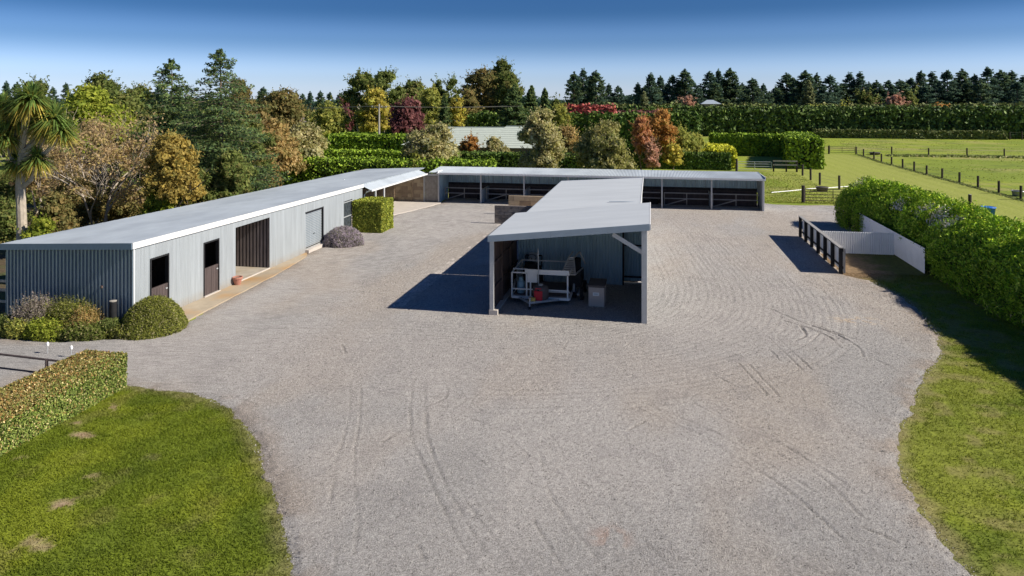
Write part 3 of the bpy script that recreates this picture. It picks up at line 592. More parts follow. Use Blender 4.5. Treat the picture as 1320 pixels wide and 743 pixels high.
for k in range(7):
    a, b = posts[k] + .1, posts[k + 1] - .1; yy = YF + 1.35; g = MB(); g.bar((a + .1, yy, .1), (a + .1, yy, 1.15), .06)
    gt = meta(g.build('gate_frame', M_timber, rs)); m_ = a + (b - a) * .52
    for zz, xa in ((1.12, a), (.68, a)):
        q = MB(); q.bar((xa + .1, yy, zz), (b, yy, zz), .05, .075); q.build('rail', M_railgrey, gt)
    q = MB(); q.bar((m_, yy - .03, .1), (m_, yy - .03, 1.16), .06); q.build('stile', M_timber, gt)
    q = MB(); q.bar((a + .1, yy - .04, .12), (m_, yy - .04, .66), .05, .07); q.build('brace', M_timber, gt)
    boxp('feed_bin', rs, b - .75, b - .2, YF + 2.3, YF + 2.85, .02, .5, M_black) if k % 2 == 0 else boxp('feed_bin', rs, a + .3, a + .9, YF + 2.4, YF + 2.95, .02, .6, M_black)
for j in range(7): boxp('bin_board', rs, 1.4, 8.7, 57.9, 57.93, .05 + j * .13, .16 + j * .13, M_door)

# ---------------------------------------------------------------- machinery shed in the middle
ms = root('machinery_shed', (-2.75, 28.5, 0), 'open fronted machinery shed with pale single pitch roof in the middle of the yard', 'shed')
FX0, FX1, FY0, FY1 = -5.89, .37, 25.62, 31.3
sl = (3.82 - 3.16) / (FX1 - FX0)
zr = lambda x: 3.16 + (x - FX0) * sl
for k in range(8):
    y0 = FY0 + k * .7425; w = min(.7425, FY1 + .3 - y0)
    if w > .03: sheet('roof_sheet', ms, (FX0, y0 + w, 3.16), (0, -1, 0), (1, 0, sl), w, math.hypot(FX1 - FX0, .68), M_roof2, amp=.007)
for a, b in ((FX0, -3.4), (-3.395, FX1)):
    mb = MB(); h = .23; mb.v = [(a, FY0 - .05, zr(a) - h), (b, FY0 - .05, zr(b) - h), (b, FY0 - .05, zr(b) + .02), (a, FY0 - .05, zr(a) + .02), (a, FY0 - .01, zr(a) - h), (b, FY0 - .01, zr(b) - h), (b, FY0 - .01, zr(b) + .02), (a, FY0 - .01, zr(a) + .02)]
    mb.f = [(0, 1, 2, 3), (7, 6, 5, 4), (0, 4, 5, 1), (1, 5, 6, 2), (2, 6, 7, 3), (3, 7, 4, 0)]; mb.build('fascia', M_greyfl, ms)
mb = MB(); mb.bar((FX1 + .02, FY0 - .05, 3.72), (FX1 + .02, FY1 + .3, 3.72), .04, .22); mb.build('barge', M_white, ms)
boxp('post', ms, -5.82, -5.66, FY0, FY0 + .14, .22, 3.0, M_paintpost); boxp('post_foot', ms, -5.84, -5.5, FY0 - .02, FY0 + .2, 0, .25, M_conc_pale)
boxp('post', ms, .07, .27, FY0, FY0 + .16, 0, 3.62, M_paintpost)
mb = MB(); mb.bar((-1.02, FY0 + .1, 3.38), (.12, FY0 + .1, 2.72), .05, .16); mb.build('brace', M_paintpost, ms)
x = -5.72
while x < -.84:
    w = min(.805, -.83 - x); sheet('back_sheet', ms, (x, FY1 - .02, 0), (1, 0, 0), Z, w, zr(x) - .1, M_zincblue, pitch=.13, amp=.02); x += w
boxp('door_post', ms, -.86, -.8, FY1 - .08, FY1, 0, 3.5, M_black)
sheet('end_sheet', ms, (-.8, FY1 + .55, .12), (1, 0, 0), Z, 1.0, 3.3, M_zincblue, pitch=.13, amp=.02)
for zz in (.3, 1.75): boxp('cross_rail', ms, -.8, .18, FY1 + .42, FY1 + .48, zz, zz + .07, M_black)
boxp('sill', ms, -.8, .18, FY1 + .3, FY1 + .38, 0, .09, M_white)
for i, px in enumerate((-4.2, -2.6, -1.1)):   # rafters under the roof
    mb = MB(); mb.bar((px, FY0 + .02, zr(px) - .14), (px, FY1 - .04, zr(px) - .14), .05, .15); mb.build('rafter', M_brownw, ms)
# left side: brown boards inside, girts
y = FY0 + .15; 
while y < FY1 - .05: boxp('side_board', ms, -5.80, -5.77, y, y + .17, .1, 2.98, M_brownw); y += .185
for zz in (.95, 1.95): boxp('girt', ms, -5.77, -5.70, FY0 + .15, FY1 - .05, zz, zz + .09, M_brownw)
for yy in (27.5, 29.4): boxp('stud', ms, -5.77, -5.68, yy, yy + .1, .1, 2.95, M_brownw)
boxp('kerb', ms, -5.76, -5.58, FY0 + .2, FY1 - .1, 0, .14, M_paintpost)
y = FY0 + .16
while y < FY1 + .5:
    w = min(.805, FY1 + .56 - y); sheet('side_sheet', ms, (.24, y, 0), (0, 1, 0), Z, w, 3.68, M_zinc); y += w
# rear lower part
RX0, RX1, RY1 = -5.72, -.12, 48.3
s2_ = (3.2 - 2.86) / (RX1 - RX0)
for k in range(22):
    y0 = FY1 + .32 + k * .757; w = min(.757, RY1 - y0)
    if w > .05: sheet('rear_roof_sheet', ms, (RX0, y0 + w, 2.86), (0, -1, 0), (1, 0, s2_), w, RX1 - RX0 + .01, M_roof2, amp=.007)
mb = MB(); mb.bar((RX1 + .02, FY1 + .62, 3.12), (RX1 + .02, RY1, 3.12), .04, .2); mb.build('barge', M_white, ms)
mb = MB(); mb.bar((RX0 - .02, FY1 + .32, 2.78), (RX0 - .02, RY1, 2.78), .04, .16); mb.build('barge', M_greyfl, ms)
mb = MB(); mb.v = [(RX0, RY1, 2.66), (RX1, RY1, 3.0), (RX1, RY1, 3.22), (RX0, RY1, 2.88)]; mb.f = [(0, 1, 2, 3)]; mb.build('rear_fascia', M_greyfl, ms)
y = FY1 + .6
while y < RY1 - .1:
    w = min(.805, RY1 - .1 - y); sheet('side_sheet', ms, (RX1 - .06, y, 0), (0, 1, 0), Z, w, 3.02, M_zinc); y += w
for yy in (34.5, 38.5, 42.5): boxp('post', ms, RX0 + .05, RX0 + .17, yy, yy + .12, 0, 2.75, M_paintpost)
y = FY1 + .4
while y < 42: boxp('side_board', ms, RX0 + .17, RX0 + .2, y, y + .28, 0, 2.75, M_brownw); y += .3
boxp('sag_mark', ms, -1.75, -.35, 36.25, 36.36, 3.165, 3.185, M_greyfl)

# ---------------------------------------------------------------- block bins
def blockwall(name, label, x0, x1, y0, y1, z1, mats, bw, bh, front='y'):
    r_ = root(name, ((x0 + x1) / 2, (y0 + y1) / 2, 0), label, 'wall'); rows = max(1, int(round(z1 / bh))); bh = z1 / rows; L_ = (x1 - x0) if front == 'y' else (y1 - y0); nb = int(round(L_ / bw)); bw = L_ / nb
    for r in range(rows):
        o_ = (r % 2) * .5
        for k in range(nb + 1):
            a = max(0, (k - o_) * bw); b = min(L_, (k - o_ + 1) * bw)
            if b - a < .04: continue
            j = random.uniform(-.008, .008)
            if front == 'y': boxp('block', r_, x0 + a + .007, x0 + b - .007, y0 + j, y1 + j, r * bh + .006, (r + 1) * bh - .006, random.choice(mats))
            else: boxp('block', r_, x0 + j, x1 + j, y0 + a + .007, y0 + b - .007, r * bh + .006, (r + 1) * bh - .006, random.choice(mats))
    return r_
blockwall('block_wall', 'low grey brown block wall nearest the middle shed roof', -10.12, -5.8, 46.3, 46.5, 1.3, M_gblock, .5, .215)
blockwall('block_wall', 'low tan block wall just behind the grey brown one', -9.95, -5.8, 50.4, 50.6, 1.45, M_block, .8, .36)
mb = MB(); nn = 10
for j in range(nn + 1):
    for i in range(nn + 1):
        u = i / nn; v = j / nn; mb.v.append((-10.05 + 4.1 * u, 46.6 + 3.7 * v, .03 + .55 * math.sin(math.pi * u) ** .6 * math.sin(math.pi * v) ** .6 * random.uniform(.85, 1.1)))
for j in range(nn):
    for i in range(nn): a = j * (nn + 1) + i; mb.f.append((a, a + 1, a + nn + 2, a + nn + 1))
meta(mb.build('shavings_pile', M_block[0], smooth=True), 'low tan heap of shavings between the two block walls', 'pile')

# ---------------------------------------------------------------- house, gable, far roofs
hs = root('house', (-18, 88, 0), 'low house with pale green hipped tiled roof behind the shrubs', 'house')
def roofpoly(parent, eaves, ridge, m, name='roof'):
    (x0, y0, x1, y1, ze) = eaves; (rx0, rx1, ry, zr_) = ridge; mb = MB()
    mb.poly([(x0, y0, ze), (x1, y0, ze), (rx1, ry, zr_), (rx0, ry, zr_)]); mb.poly([(x1, y0, ze), (x1, y1, ze), (rx1, ry, zr_)]); mb.poly([(x1, y1, ze), (x0, y1, ze), (rx0, ry, zr_), (rx1, ry, zr_)]); mb.poly([(x0, y1, ze), (x0, y0, ze), (rx0, ry, zr_)])
    o = mb.build(name, m, parent)
    for k in range(1, 10):      # tile courses on the camera side
        t0 = k / 10; a = Vector((x0, y0, ze)).lerp(Vector((rx0, ry, zr_)), t0); b = Vector((x1, y0, ze)).lerp(Vector((rx1, ry, zr_)), t0); q = MB(); q.bar(a + Vector((0, 0, .03)), b + Vector((0, 0, .0)), .03, .012); q.build('tile_course', m, o)
        a = Vector((x1, y0, ze)).lerp(Vector((rx1, ry, zr_)), t0); b = Vector((x1, y1, ze)).lerp(Vector((rx1, ry, zr_)), t0); q = MB(); q.bar(a + Vector((0, 0, .03)), b + Vector((0, 0, .0)), .03, .012); q.build('tile_course', m, o)
    q = MB(); q.bar((rx0, ry, zr_), (rx1, ry, zr_ + .0), .25, .12); q.build('ridge_cap', m, o)
    return o
roofpoly(hs, (-31, 86, -13.5, 97, 2.85), (-27, -17, 91.5, 4.95), M_roofgreen)
roofpoly(hs, (-20.5, 82.5, -8.5, 93, 2.85), (-17.6, -13.0, 87.8, 5.25), M_roofgreen)
boxp('wall', hs, -30.4, -14, 86.6, 96.4, 0, 2.85, M_housew); boxp('wall', hs, -19.9, -9.1, 83.1, 86.7, 0, 2.86, M_housew)
for xx in (-19, -16.5, -12.5): 
    w_ = boxp('window', hs, xx, xx + 1.5, 83.06, 83.1, 1.0, 2.2, M_glassdark); boxp('frame', w_, xx - .06, xx + 1.56, 83.03, 83.06, .92, 1.0, M_white)
ch = boxp('chimney', hs, -14.9, -14.3, 88, 88.6, 4.6, 5.9, M_lid); boxp('chimney_cap', ch, -15.0, -14.2, 87.9, 88.7, 5.9, 6.0, M_dark)
gb = root('white_gable', (-41.8, 78, 0), 'small white gable end peeping out of the bronze trees', 'house')
mb = MB(); mb.poly([(-42.7, 78, 6.0), (-40.9, 78, 6.0), (-41.8, 78, 7.4)]); mb.poly([(-42.7, 78, 2), (-40.9, 78, 2), (-40.9, 78, 6), (-42.7, 78, 6)]); mb.build('gable_wall', M_glassdark, gb)
mb = MB(); mb.bar((-42.9, 77.9, 5.9), (-41.8, 77.9, 7.55), .18, .16); mb.bar((-40.7, 77.9, 5.9), (-41.8, 77.9, 7.55), .18, .16); mb.build('barge_board', M_white, gb)
mb = MB(); mb.poly([(-42.9, 78, 5.9), (-41.8, 78, 7.5), (-41.8, 79.5, 7.5), (-42.9, 79.5, 5.9)]); mb.poly([(-40.7, 78, 5.9), (-41.8, 78, 7.5), (-41.8, 79.5, 7.5), (-40.7, 79.5, 5.9)]); mb.build('roof', M_lid, gb)
fr = root('distant_roof', (16, 200, 0), 'tiny pale blue roof in front of the mid pines', 'house')
mb = MB(); mb.poly([(13.6, 198, 7.6), (19.0, 198, 7.6), (17, 201, 8.7), (15.4, 201, 8.7)]); mb.poly([(19.0, 198, 7.6), (19.0, 204, 7.6), (17, 201, 8.7)]); mb.poly([(13.6, 198, 7.6), (13.6, 204, 7.6), (15.4, 201, 8.7)]); mb.build('roof', M_greyfl, fr); boxp('wall', fr, 14, 18.6, 198.4, 203.6, 0, 7.6, M_housew)
# power pole and lines
pp = root('power_pole', (-39.4, 100, 0), 'grey power pole with a crossarm behind the thick green hedge', 'pole')
mb = MB(); mb.tube([(-39.4, 100, 0), (-39.4, 100, 8)], [.2, .13], 8); mb.build('pole', M_timber, pp)
mb = MB(); mb.bar((-40.6, 100, 7.5), (-38.2, 100, 7.5), .12); mb.build('crossarm', M_timber, pp)
for dx in (-1.1, -.4, .4, 1.1): boxp('insulator', pp, -39.45 + dx, -39.35 + dx, 99.95, 100.05, 7.56, 7.72, M_white)
for dx in (-1.1, 1.1):
    mb = MB(); pts = [(-39.4 + dx + t * (-60), 100 - 2 * t, 7.7 - 4 * .6 * t * (1 - t)) for t in np.linspace(0, 1, 9)]; mb.tube(pts, .02, 3); mb.build('wire', M_wire, pp)
    mb = MB(); pts = [(-39.4 + dx + t * 20, 100 + 3 * t, 7.7 - 4 * .2 * t * (1 - t)) for t in np.linspace(0, 1, 9)]; mb.tube(pts, .02, 3); mb.build('wire', M_wire, pp)
fp = root('rail_fence', (-60, 215, 0), 'distant pale rail fence seen over the thick green hedge', 'fence')
for k in range(12): boxp('post', fp, -76 + k * 3.2, -75.8 + k * 3.2, 215, 215.2, 0, 1.7, M_timber)
for zz in (.9, 1.45): boxp('rail', fp, -76, -40, 214.93, 215, zz, zz + .16, M_timber)

# ---------------------------------------------------------------- things in the machinery shed
tr = root('box_trailer', (-4.1, 28.9, 0), 'white railed trailer with its drawbar towards the yard, parked inside the middle shed', 'trailer')
def bars(name, parent, lst, w, m, **k):
    mb = MB()
    for p, q in lst: mb.bar(p, q, w)
    return mb.build(name, m, parent, **k)
xl, xr, yf, yb = -5.3, -2.9, 27.6, 30.0
for p, q, w_ in (((xl, yf, .28), (xr, yf, .28), .1), ((xl, yb, .28), (xr, yb, .28), .08), ((xl, yf, .28), (xl, yb, .28), .08), ((xr, yf, .28), (xr, yb, .28), .08),
                 ((xl, yf, .62), (xr, yf, .62), .05), ((xr - .0, yf + .4, .45), (-3.9, yf + .4, .45), .04)):
    mb = MB(); mb.bar(p, q, w_); mb.build('frame_rail', M_white, tr)
for p, q, w_, h_ in (((-4.75, yf, 1.36), (xr + .0, yf, 1.36), .06, .2), ((xl, yf, 1.3), (-4.75, yf, 1.3), .05, .05), ((xl, yf, 1.3), (xl, yb, 1.3), .05, .05), ((xr, yf, 1.3), (xr, yb, 1.3), .05, .05), ((xl, yb, 1.3), (xr, yb, 1.3), .05, .05), ((xl, yf + .25, 1.4), (-4.7, yf + .25, 1.4), .08, .05)):
    mb = MB(); mb.bar(p, q, w_, h_); mb.build('top_rail', M_white, tr)
for x, y in ((xl, yf), (-4.68, yf), (-4.52, yf + .05), (xr - .06, yf), (xl, yb), (xr, yb), (-3.98, yf + .3)):
    mb = MB(); mb.bar((x, y, .28), (x, y, 1.3 if x != -3.98 else .6), .06); mb.build('stanchion', M_white, tr)
boxp('deck', tr, xl + .04, xr - .04, yf + .05, yb - .04, .34, .37, M_lid)
boxp('side_panel', tr, xl + .03, xl + .05, yf + .9, yb - .1, .4, 1.2, M_galv)
boxp('front_box', tr, -4.66, -4.24, yf + .03, yf + .2, .9, 1.28, M_white)
mb = MB(); mb.tube([(-4.16, yf - .1, .7), (-4.18, yf - .1, 2.35)], .022, 6); mb.build('mast', M_galv, tr)
mb = MB(); mb.bar((-5.0, yf, .26), (-4.42, 26.75, .30), .08); mb.bar((-3.3, yf, .26), (-4.38, 26.75, .30), .08); mb.build('drawbar', M_galv, tr)
mb = MB(); mb.tube([(-4.4, 26.75, .5), (-4.4, 26.7, .12)], .03, 8); jw = mb.build('jockey_wheel', M_galv, tr)
mb = MB(); mb.tube([(-4.44, 26.68, .08), (-4.36, 26.68, .08)], .08, 12); mb.build('tyre', M_tyre, jw)
mb = MB(); mb.box(-4.46, -4.2, 26.82, 27.0, .33, .47); mb.build('coupling_cover', M_yellow, tr, bevel=.02)
for x in (xl - .16, xr + .02):
    mb = MB(); mb.tube([(x, 28.9, .3), (x + .14, 28.9, .3)], .3, 18); wh = mb.build('wheel', M_tyre, tr)
    mb = MB(); mb.tube([(x - .01, 28.9, .3), (x + .15, 28.9, .3)], .17, 14); mb.build('rim', M_galv, wh)
    mb = MB(); mb.tube([(x + .07, 28.9 + .38 * math.cos(t), .32 + .38 * math.sin(t)) for t in np.linspace(0.1, 3.04, 9)], .05, 4); mb.build('mudguard', M_galv, tr)
# gas bottle
gbt = root('gas_bottle', (-4.98, 27.95, .37), 'pale blue gas bottle standing on the trailer deck', 'gas bottle')
mb = MB(); mb.lathe((-4.98, 27.95, .37), [(.14, 0), (.17, .03), (.17, .42), (.14, .50), (.06, .54)], 18); mb.build('body', M_gas, gbt, smooth=True)
mb = MB(); mb.lathe((-4.98, 27.95, .37), [(.1, .52), (.1, .66), (.085, .66), (.085, .53)], 14); mb.build('collar', M_gas, gbt)
mb = MB(); mb.lathe((-4.98, 27.95, .37), [(.03, .52), (.03, .6), (.045, .6), (.045, .63)], 8); mb.build('valve', M_galv, gbt)
# fuel can in a dark carrier
fc = root('fuel_can', (-4.1, 27.05, .33), 'red plastic fuel can in front of the dark tank on the trailer drawbar', 'fuel can')
mb = MB(); mb.box(-4.27, -3.93, 26.98, 27.18, .33, .72); mb.build('body', M_red, fc, bevel=.03)
mb = MB(); mb.bar((-4.22, 27.08, .8), (-3.98, 27.08, .8), .05, .03); mb.bar((-4.2, 27.08, .71), (-4.2, 27.08, .8), .04); mb.bar((-4.0, 27.08, .71), (-4.0, 27.08, .8), .04); mb.build('handle', M_red, fc)
mb = MB(); mb.lathe((-4.1, 27.0, .72), [(.03, 0), (.03, .05)], 8); mb.build('cap', M_black, fc)
tk = root('storage_tank', (-4.05, 27.35, .33), 'dark round shouldered tank behind the red fuel can', 'tank')
mb = MB(); mb.lathe((-4.05, 27.36, .33), [(.30, 0), (.33, .05), (.33, .42), (.26, .52), (.1, .55)], 20); mb.build('body', M_lid, tk, smooth=True)
mb = MB(); mb.lathe((-4.05, 27.36, .87), [(.1, 0), (.1, .05)], 12); mb.build('lid', M_galv, tk)
# ride-on mower behind the trailer
mo = root('ride_on_mower', (-4.95, 30.6, 0), 'black ride-on machine with a pale seat cover behind the trailer', 'mower')
mb = MB(); mb.box(-5.35, -4.55, 30.1, 31.05, .35, .85); mb.build('body', M_black, mo, bevel=.06)
mb = MB(); mb.box(-5.2, -4.65, 30.0, 30.55, .85, 1.15); mb.build('bonnet', M_black, mo, bevel=.1)
mb = MB(); mb.box(-5.15, -4.7, 30.55, 30.95, .95, 1.05); mb.box(-5.15, -4.7, 30.88, 31.0, 1.0, 1.45); mb.build('seat', M_galv, mo, bevel=.04)
mb = MB(); mb.tube([(-4.93 + .2 * math.cos(t), 30.45 + .1 * math.sin(t), 1.32 + .12 * math.sin(t)) for t in np.linspace(0, 6.28, 14)], .018, 5); mb.tube([(-4.93, 30.45, 1.3), (-4.93, 30.3, 1.05)], .02, 5); mb.build('steering_wheel', M_black, mo)
mb = MB(); 
for x in (-5.3, -4.55): mb.bar((x, 31.0, .8), (x, 31.05, 1.3), .05)
mb.bar((-5.3, 31.05, 1.3), (-4.55, 31.05, 1.3), .05); mb.build('roll_bar', M_black, mo)
for x in (-5.45, -4.6):
    for y, r_ in ((30.15, .22), (30.9, .3)):
        mb = MB(); mb.tube([(x, y, r_), (x + .15, y, r_)], r_, 16); wh = mb.build('wheel', M_tyre, mo); mb = MB(); mb.tube([(x - .01, y, r_), (x + .16, y, r_)], r_ * .5, 12); mb.build('rim', M_galv, wh)
# stack of jump/ladder frames on a cart, right of the trailer
lc = root('spray_cart', (-2.75, 29.2, 0), 'dark wheeled cart carrying a tapered pale slatted frame, right of the trailer', 'cart')
for p, q in (((-3.32, 28.3, 1.15), (-3.06, 28.9, 1.72)), ((-2.72, 28.3, 1.15), (-2.84, 28.9, 1.72)), ((-3.32, 28.3, 1.15), (-2.72, 28.3, 1.15)), ((-3.06, 28.9, 1.72), (-2.84, 28.9, 1.72)), ((-3.06, 28.9, 1.72), (-2.95, 29.6, 1.85)), ((-2.84, 28.9, 1.72), (-2.66, 29.6, 1.85)), ((-2.66, 29.6, 1.85), (-2.42, 29.7, 1.3)), ((-2.72, 28.3, 1.15), (-2.5, 29.4, 1.2))):
    mb = MB(); mb.bar(p, q, .05); mb.build('frame_tube', M_ladder, lc)
mb = MB()
for k in range(9):
    t = k / 9; mb.bar((-3.3 + .24 * t, 28.3 + .6 * t, 1.16 + .57 * t), (-2.74 - .1 * t, 28.3 + .6 * t, 1.16 + .57 * t), .05, .015)
meta(mb.build('slats', M_ladder, lc), kind='stuff')
mb = MB(); mb.poly([(-3.3, 28.34, 1.13), (-2.74, 28.34, 1.13), (-2.85, 28.93, 1.68), (-3.05, 28.93, 1.68)]); mb.build('panel', M_timber, lc)
mb = MB(); mb.box(-3.15, -2.5, 28.7, 30.0, .5, 1.12); mb.build('tank', M_black, lc, bevel=.08)
mb = MB(); mb.box(-3.0, -2.6, 29.0, 29.7, 1.12, 1.6); mb.build('hopper', M_tyre, lc, bevel=.06)
for x, y in ((-3.2, 29.2), (-2.52, 28.6), (-2.52, 29.8)):
    mb = MB(); mb.tube([(x, y, .28), (x + .14, y, .28)], .28, 16); wh = mb.build('wheel', M_tyre, lc); mb = MB(); mb.tube([(x - .01, y, .28), (x + .15, y, .28)], .12, 10); mb.build('rim', M_galv, wh)
mb = MB(); mb.bar((-2.6, 28.35, .3), (-2.6, 30.0, .4), .08); mb.build('chassis', M_galv, lc)
# beige bin
bb = root('storage_box', (-1.75, 28.1, 0), 'beige upright storage box with a brown lid and small white label on the shed floor', 'box')
mb = MB(); mb.box(-2.1, -1.45, 27.55, 28.75, .03, .84); mb.build('body', M_beige, bb, bevel=.03)
mb = MB(); mb.box(-2.13, -1.42, 27.52, 28.78, .84, .93); mb.build('lid', M_lid, bb, bevel=.02)
boxp('label', bb, -1.92, -1.66, 27.535, 27.545, .50, .64, M_white)
boxp('label_print', bb, -1.88, -1.72, 27.53, 27.534, .56, .59, M_greyfl)
for x in (-2.0, -1.6):
    for y in (27.7, 28.6): boxp('foot', bb, x, x + .08, y, y + .08, 0, .035, M_black)
for k in range(7): boxp('rib', bb, -1.452, -1.438, 27.7 + k * .15, 27.76 + k * .15, .08, .8, M_beige)

# ---------------------------------------------------------------- pot, bollard, lights, pipe rail
pt = root('flower_pot', (-18.2, 28.05, .05), 'terracotta pink flower pot on the apron beside the open passage', 'pot')
mb = MB(); mb.lathe((-18.22, 28.05, .05), [(.13, 0), (.21, .28), (.235, .28), (.235, .36), (.2, .36), (.19, .3)], 18); mb.build('pot', M_terra, pt, smooth=False)
mb = MB(); mb.lathe((-18.22, 28.05, .05), [(.19, .30), (.1, .33)], 12); mb.build('soil', M_bark, pt)
bo = root('black_post', (-19.75, 21.0, 0), 'short black round post in front of the dark end wall', 'post')
mb = MB(); mb.lathe((-18.98, 21.15, 0), [(.12, 0), (.12, 1.1), (.11, 1.12)], 16); mb.build('post', M_black, bo)
mb = MB(); mb.lathe((-18.98, 21.15, 1.12), [(.125, 0), (.125, .025), (.05, .035)], 16); mb.build('cap', M_timber, bo)
pr = root('pipe_rail', (-18.6, 17.0, 0), 'dark brown low pipe rail beside the gravel behind the low hedge', 'fence')
for p, q, n_ in (((-21.5, 17.3, .5), (-16.2, 16.95, .48), 'top_rail'), ((-21.5, 17.3, .06), (-16.2, 16.95, .05), 'bottom_rail')):
    mb = MB(); mb.tube([p, q], .035, 8); mb.build(n_, M_door, pr)
for x in (-20.9, -17.9, -16.4):
    mb = MB(); mb.tube([(x, 17.28 - (x + 21.5) * .066, 0), (x, 17.28 - (x + 21.5) * .066, .5)], .045, 8); mb.build('post', M_door, pr)
for x, y, lb in ((-19.35, 18.6, 'small white stake light on the gravel, left of its pair'), (-18.3, 18.45, 'small white stake light just behind the low hedge top')):
    sl_ = root('stake_light', (x, y, 0), lb, 'garden light')
    mb = MB(); mb.tube([(x, y, 0), (x, y, .3)], .012, 6); mb.build('stake', M_galv, sl_)
    mb = MB(); mb.lathe((x, y, .3), [(.03, 0), (.045, .03), (.045, .1), (.02, .14)], 10); mb.build('head', M_white, sl_)
lf = root('timber_fence', (-24.9, 21.9, 0), 'bit of mossy timber fence at the left edge beside the end wall', 'fence')
for k in range(5): boxp('post', lf, -24.3 - k * 1.2, -24.2 - k * 1.2, 22.0, 22.1, 0, 1.5, M_timber)
for zz in (.55, 1.0, 1.35): boxp('rail', lf, -30, -24.0, 21.96, 22.0, zz, zz + .1, M_timber)

# ---------------------------------------------------------------- black post fence and white iron at the right
bf = root('black_fence', (9.55, 40.3, 0), 'black post fence with white sheets between the posts, beside the yard', 'fence')
for k in range(7):
    y = 35.45 + k * 1.62; boxp('post', bf, 9.44, 9.60, y, y + .16, 0, 1.3, M_black)
    if k < 6: boxp('sheet', bf, 9.64, 9.665, y + .12, y + 1.62, .14, 1.18, M_corrw)
    if k < 6: boxp('middle_rail', bf, 9.60, 9.638, y + .0, y + 1.62, .30, .40, M_black)
boxp('top_rail', bf, 9.42, 9.62, 35.38, 45.35, 1.302, 1.345, M_railgrey); boxp('under_rail', bf, 9.602, 9.638, 35.4, 45.3, 1.14, 1.30, M_black)
boxp('end_board', bf, 9.61, 9.70, 35.38, 35.42, .1, 1.3, M_railgrey)
wf = root('iron_fence', (11.6, 40.7, 0), 'white corrugated iron screen across the back of the pen', 'fence')
x = 9.72
while x < 13.5: w = min(.805, 13.52 - x); sheet('iron_sheet', wf, (x, 40.75, .02), (1, 0, 0), Z, w, 1.2, M_corrw, pitch=.115, amp=.02); x += w
w2 = root('iron_fence', (13.6, 42, 0), 'white corrugated iron screen running under the tall hedge', 'fence')
y = 36.4
while y < 47.6: w = .805; sheet('iron_sheet', w2, (13.58, y + w, .02), (0, -1, 0), Z, w, 1.25, M_corrw, pitch=.115, amp=.012); y += w
for y in (37, 40.6, 44, 47.6): boxp('post', w2, 13.62, 13.72, y, y + .1, 0, 1.2, M_post)

# ---------------------------------------------------------------- paddock fences, gates, tubs
def wirefence(label, pts, h=1.15, wires=(.35, .7, 1.0), r=.11):
    o = root('wire_fence', (pts[0][0], pts[0][1], 0), label, 'fence')
    for x, y in pts: 
        t = random.uniform(-.03, .03); mb = MB(); mb.tube([(x, y, -.05), (x + t, y + t, h * random.uniform(.94, 1.06))], r, 8); mb.build('post', M_post, o)
    for zz in wires:
        for a, b in zip(pts, pts[1:]): mb = MB(); mb.tube([(a[0], a[1], zz), (b[0], b[1], zz)], .009, 3); mb.build('wire', M_wire, o)
    return o
wirefence('long line of dark posts and wire between the mown strip and the paddock', [(32.3, 120.3), (32.2, 116), (32.0, 110), (31.6, 105.2), (31.5, 100.6), (31.4, 96), (31.4, 92), (31.4, 88), (31.5, 83.8), (31.6, 79.6), (31.6, 75.3), (31.6, 71), (31.5, 66.8), (31.4, 62.6), (31.3, 58), (31.2, 53.5), (31, 49)])
wirefence('dark posts and wire running across the far side of the paddock', [(32.3, 120.5), (37.4, 120), (42, 118), (47.3, 118), (52.2, 117.6), (57.5, 117.6), (63, 117.5), (69, 117.5)], 1.3)
wirefence('four dark posts and wire behind the green hedge end', [(28.3, 120.5), (29.1, 130), (28.8, 133), (28.4, 137)], 1.3)
wirefence('short run of dark posts stepping down beside the mown strip', [(17.5, 88.9), (17.3, 84.5), (17.2, 79.8), (17.15, 75.3), (18.2, 72)], 1.25)
sp_ = root('fence_post', (24.4, 58.8, 0), 'single dark post beside the blue tub', 'post'); mb = MB(); mb.tube([(24.4, 58.8, 0), (24.4, 58.8, 1.3)], .12, 10); mb.build('post', M_post, sp_)
mb = MB(); mb.tube([(24.4, 58.8, 1.3), (24.4, 58.8, 1.33)], [.12, .07], 10); mb.build('top', M_timber, sp_)
def gate(label, a, b, h, rails, m, posts_=True, stiles=3):
    o = root('field_gate', (a[0], a[1], 0), label, 'gate')
    for zz in rails: mb = MB(); mb.tube([(a[0], a[1], zz), (b[0], b[1], zz)], .028, 6); mb.build('rail', m, o)
    for k in range(stiles):
        t = k / (stiles - 1); x = a[0] + (b[0] - a[0]) * t; y = a[1] + (b[1] - a[1]) * t; mb = MB(); mb.tube([(x, y, rails[0]), (x, y, rails[-1])], .028, 6); mb.build('stile', m, o)
    if posts_:
        mb = MB(); mb.tube([(a[0] - .15, a[1], 0), (a[0] - .15, a[1], h)], .14, 10); mb.build('post', M_post, o)
    return o
gate('metal field gate at the edge of the gravel beside the tall hedge', (13.0, 61.4), (17.4, 61.6), 1.45, (.2, .45, .7, .95, 1.15), M_post)
gate('thin metal gate left of the timber rails behind the open bays', (10.7, 88.4), (14.6, 88.6), 1.5, (.25, .6, .9, 1.15), M_galv)
gate('low metal gate at the far end of the mown strip', (28.5, 120.8), (32.1, 120.6), 1.3, (.25, .6, .9, 1.15), M_post)
rf = root('rail_fence', (14.7, 88.6, 0), 'weathered timber rail fence in front of the bright green hedge', 'fence')
for x in (14.75, 16.2, 17.4): boxp('post', rf, x, x + .16, 88.6, 88.76, 0, 1.35, M_post)
for zz in (.75, 1.2): boxp('rail', rf, 14.75, 17.5, 88.54, 88.6, zz, zz + .16, M_timber)
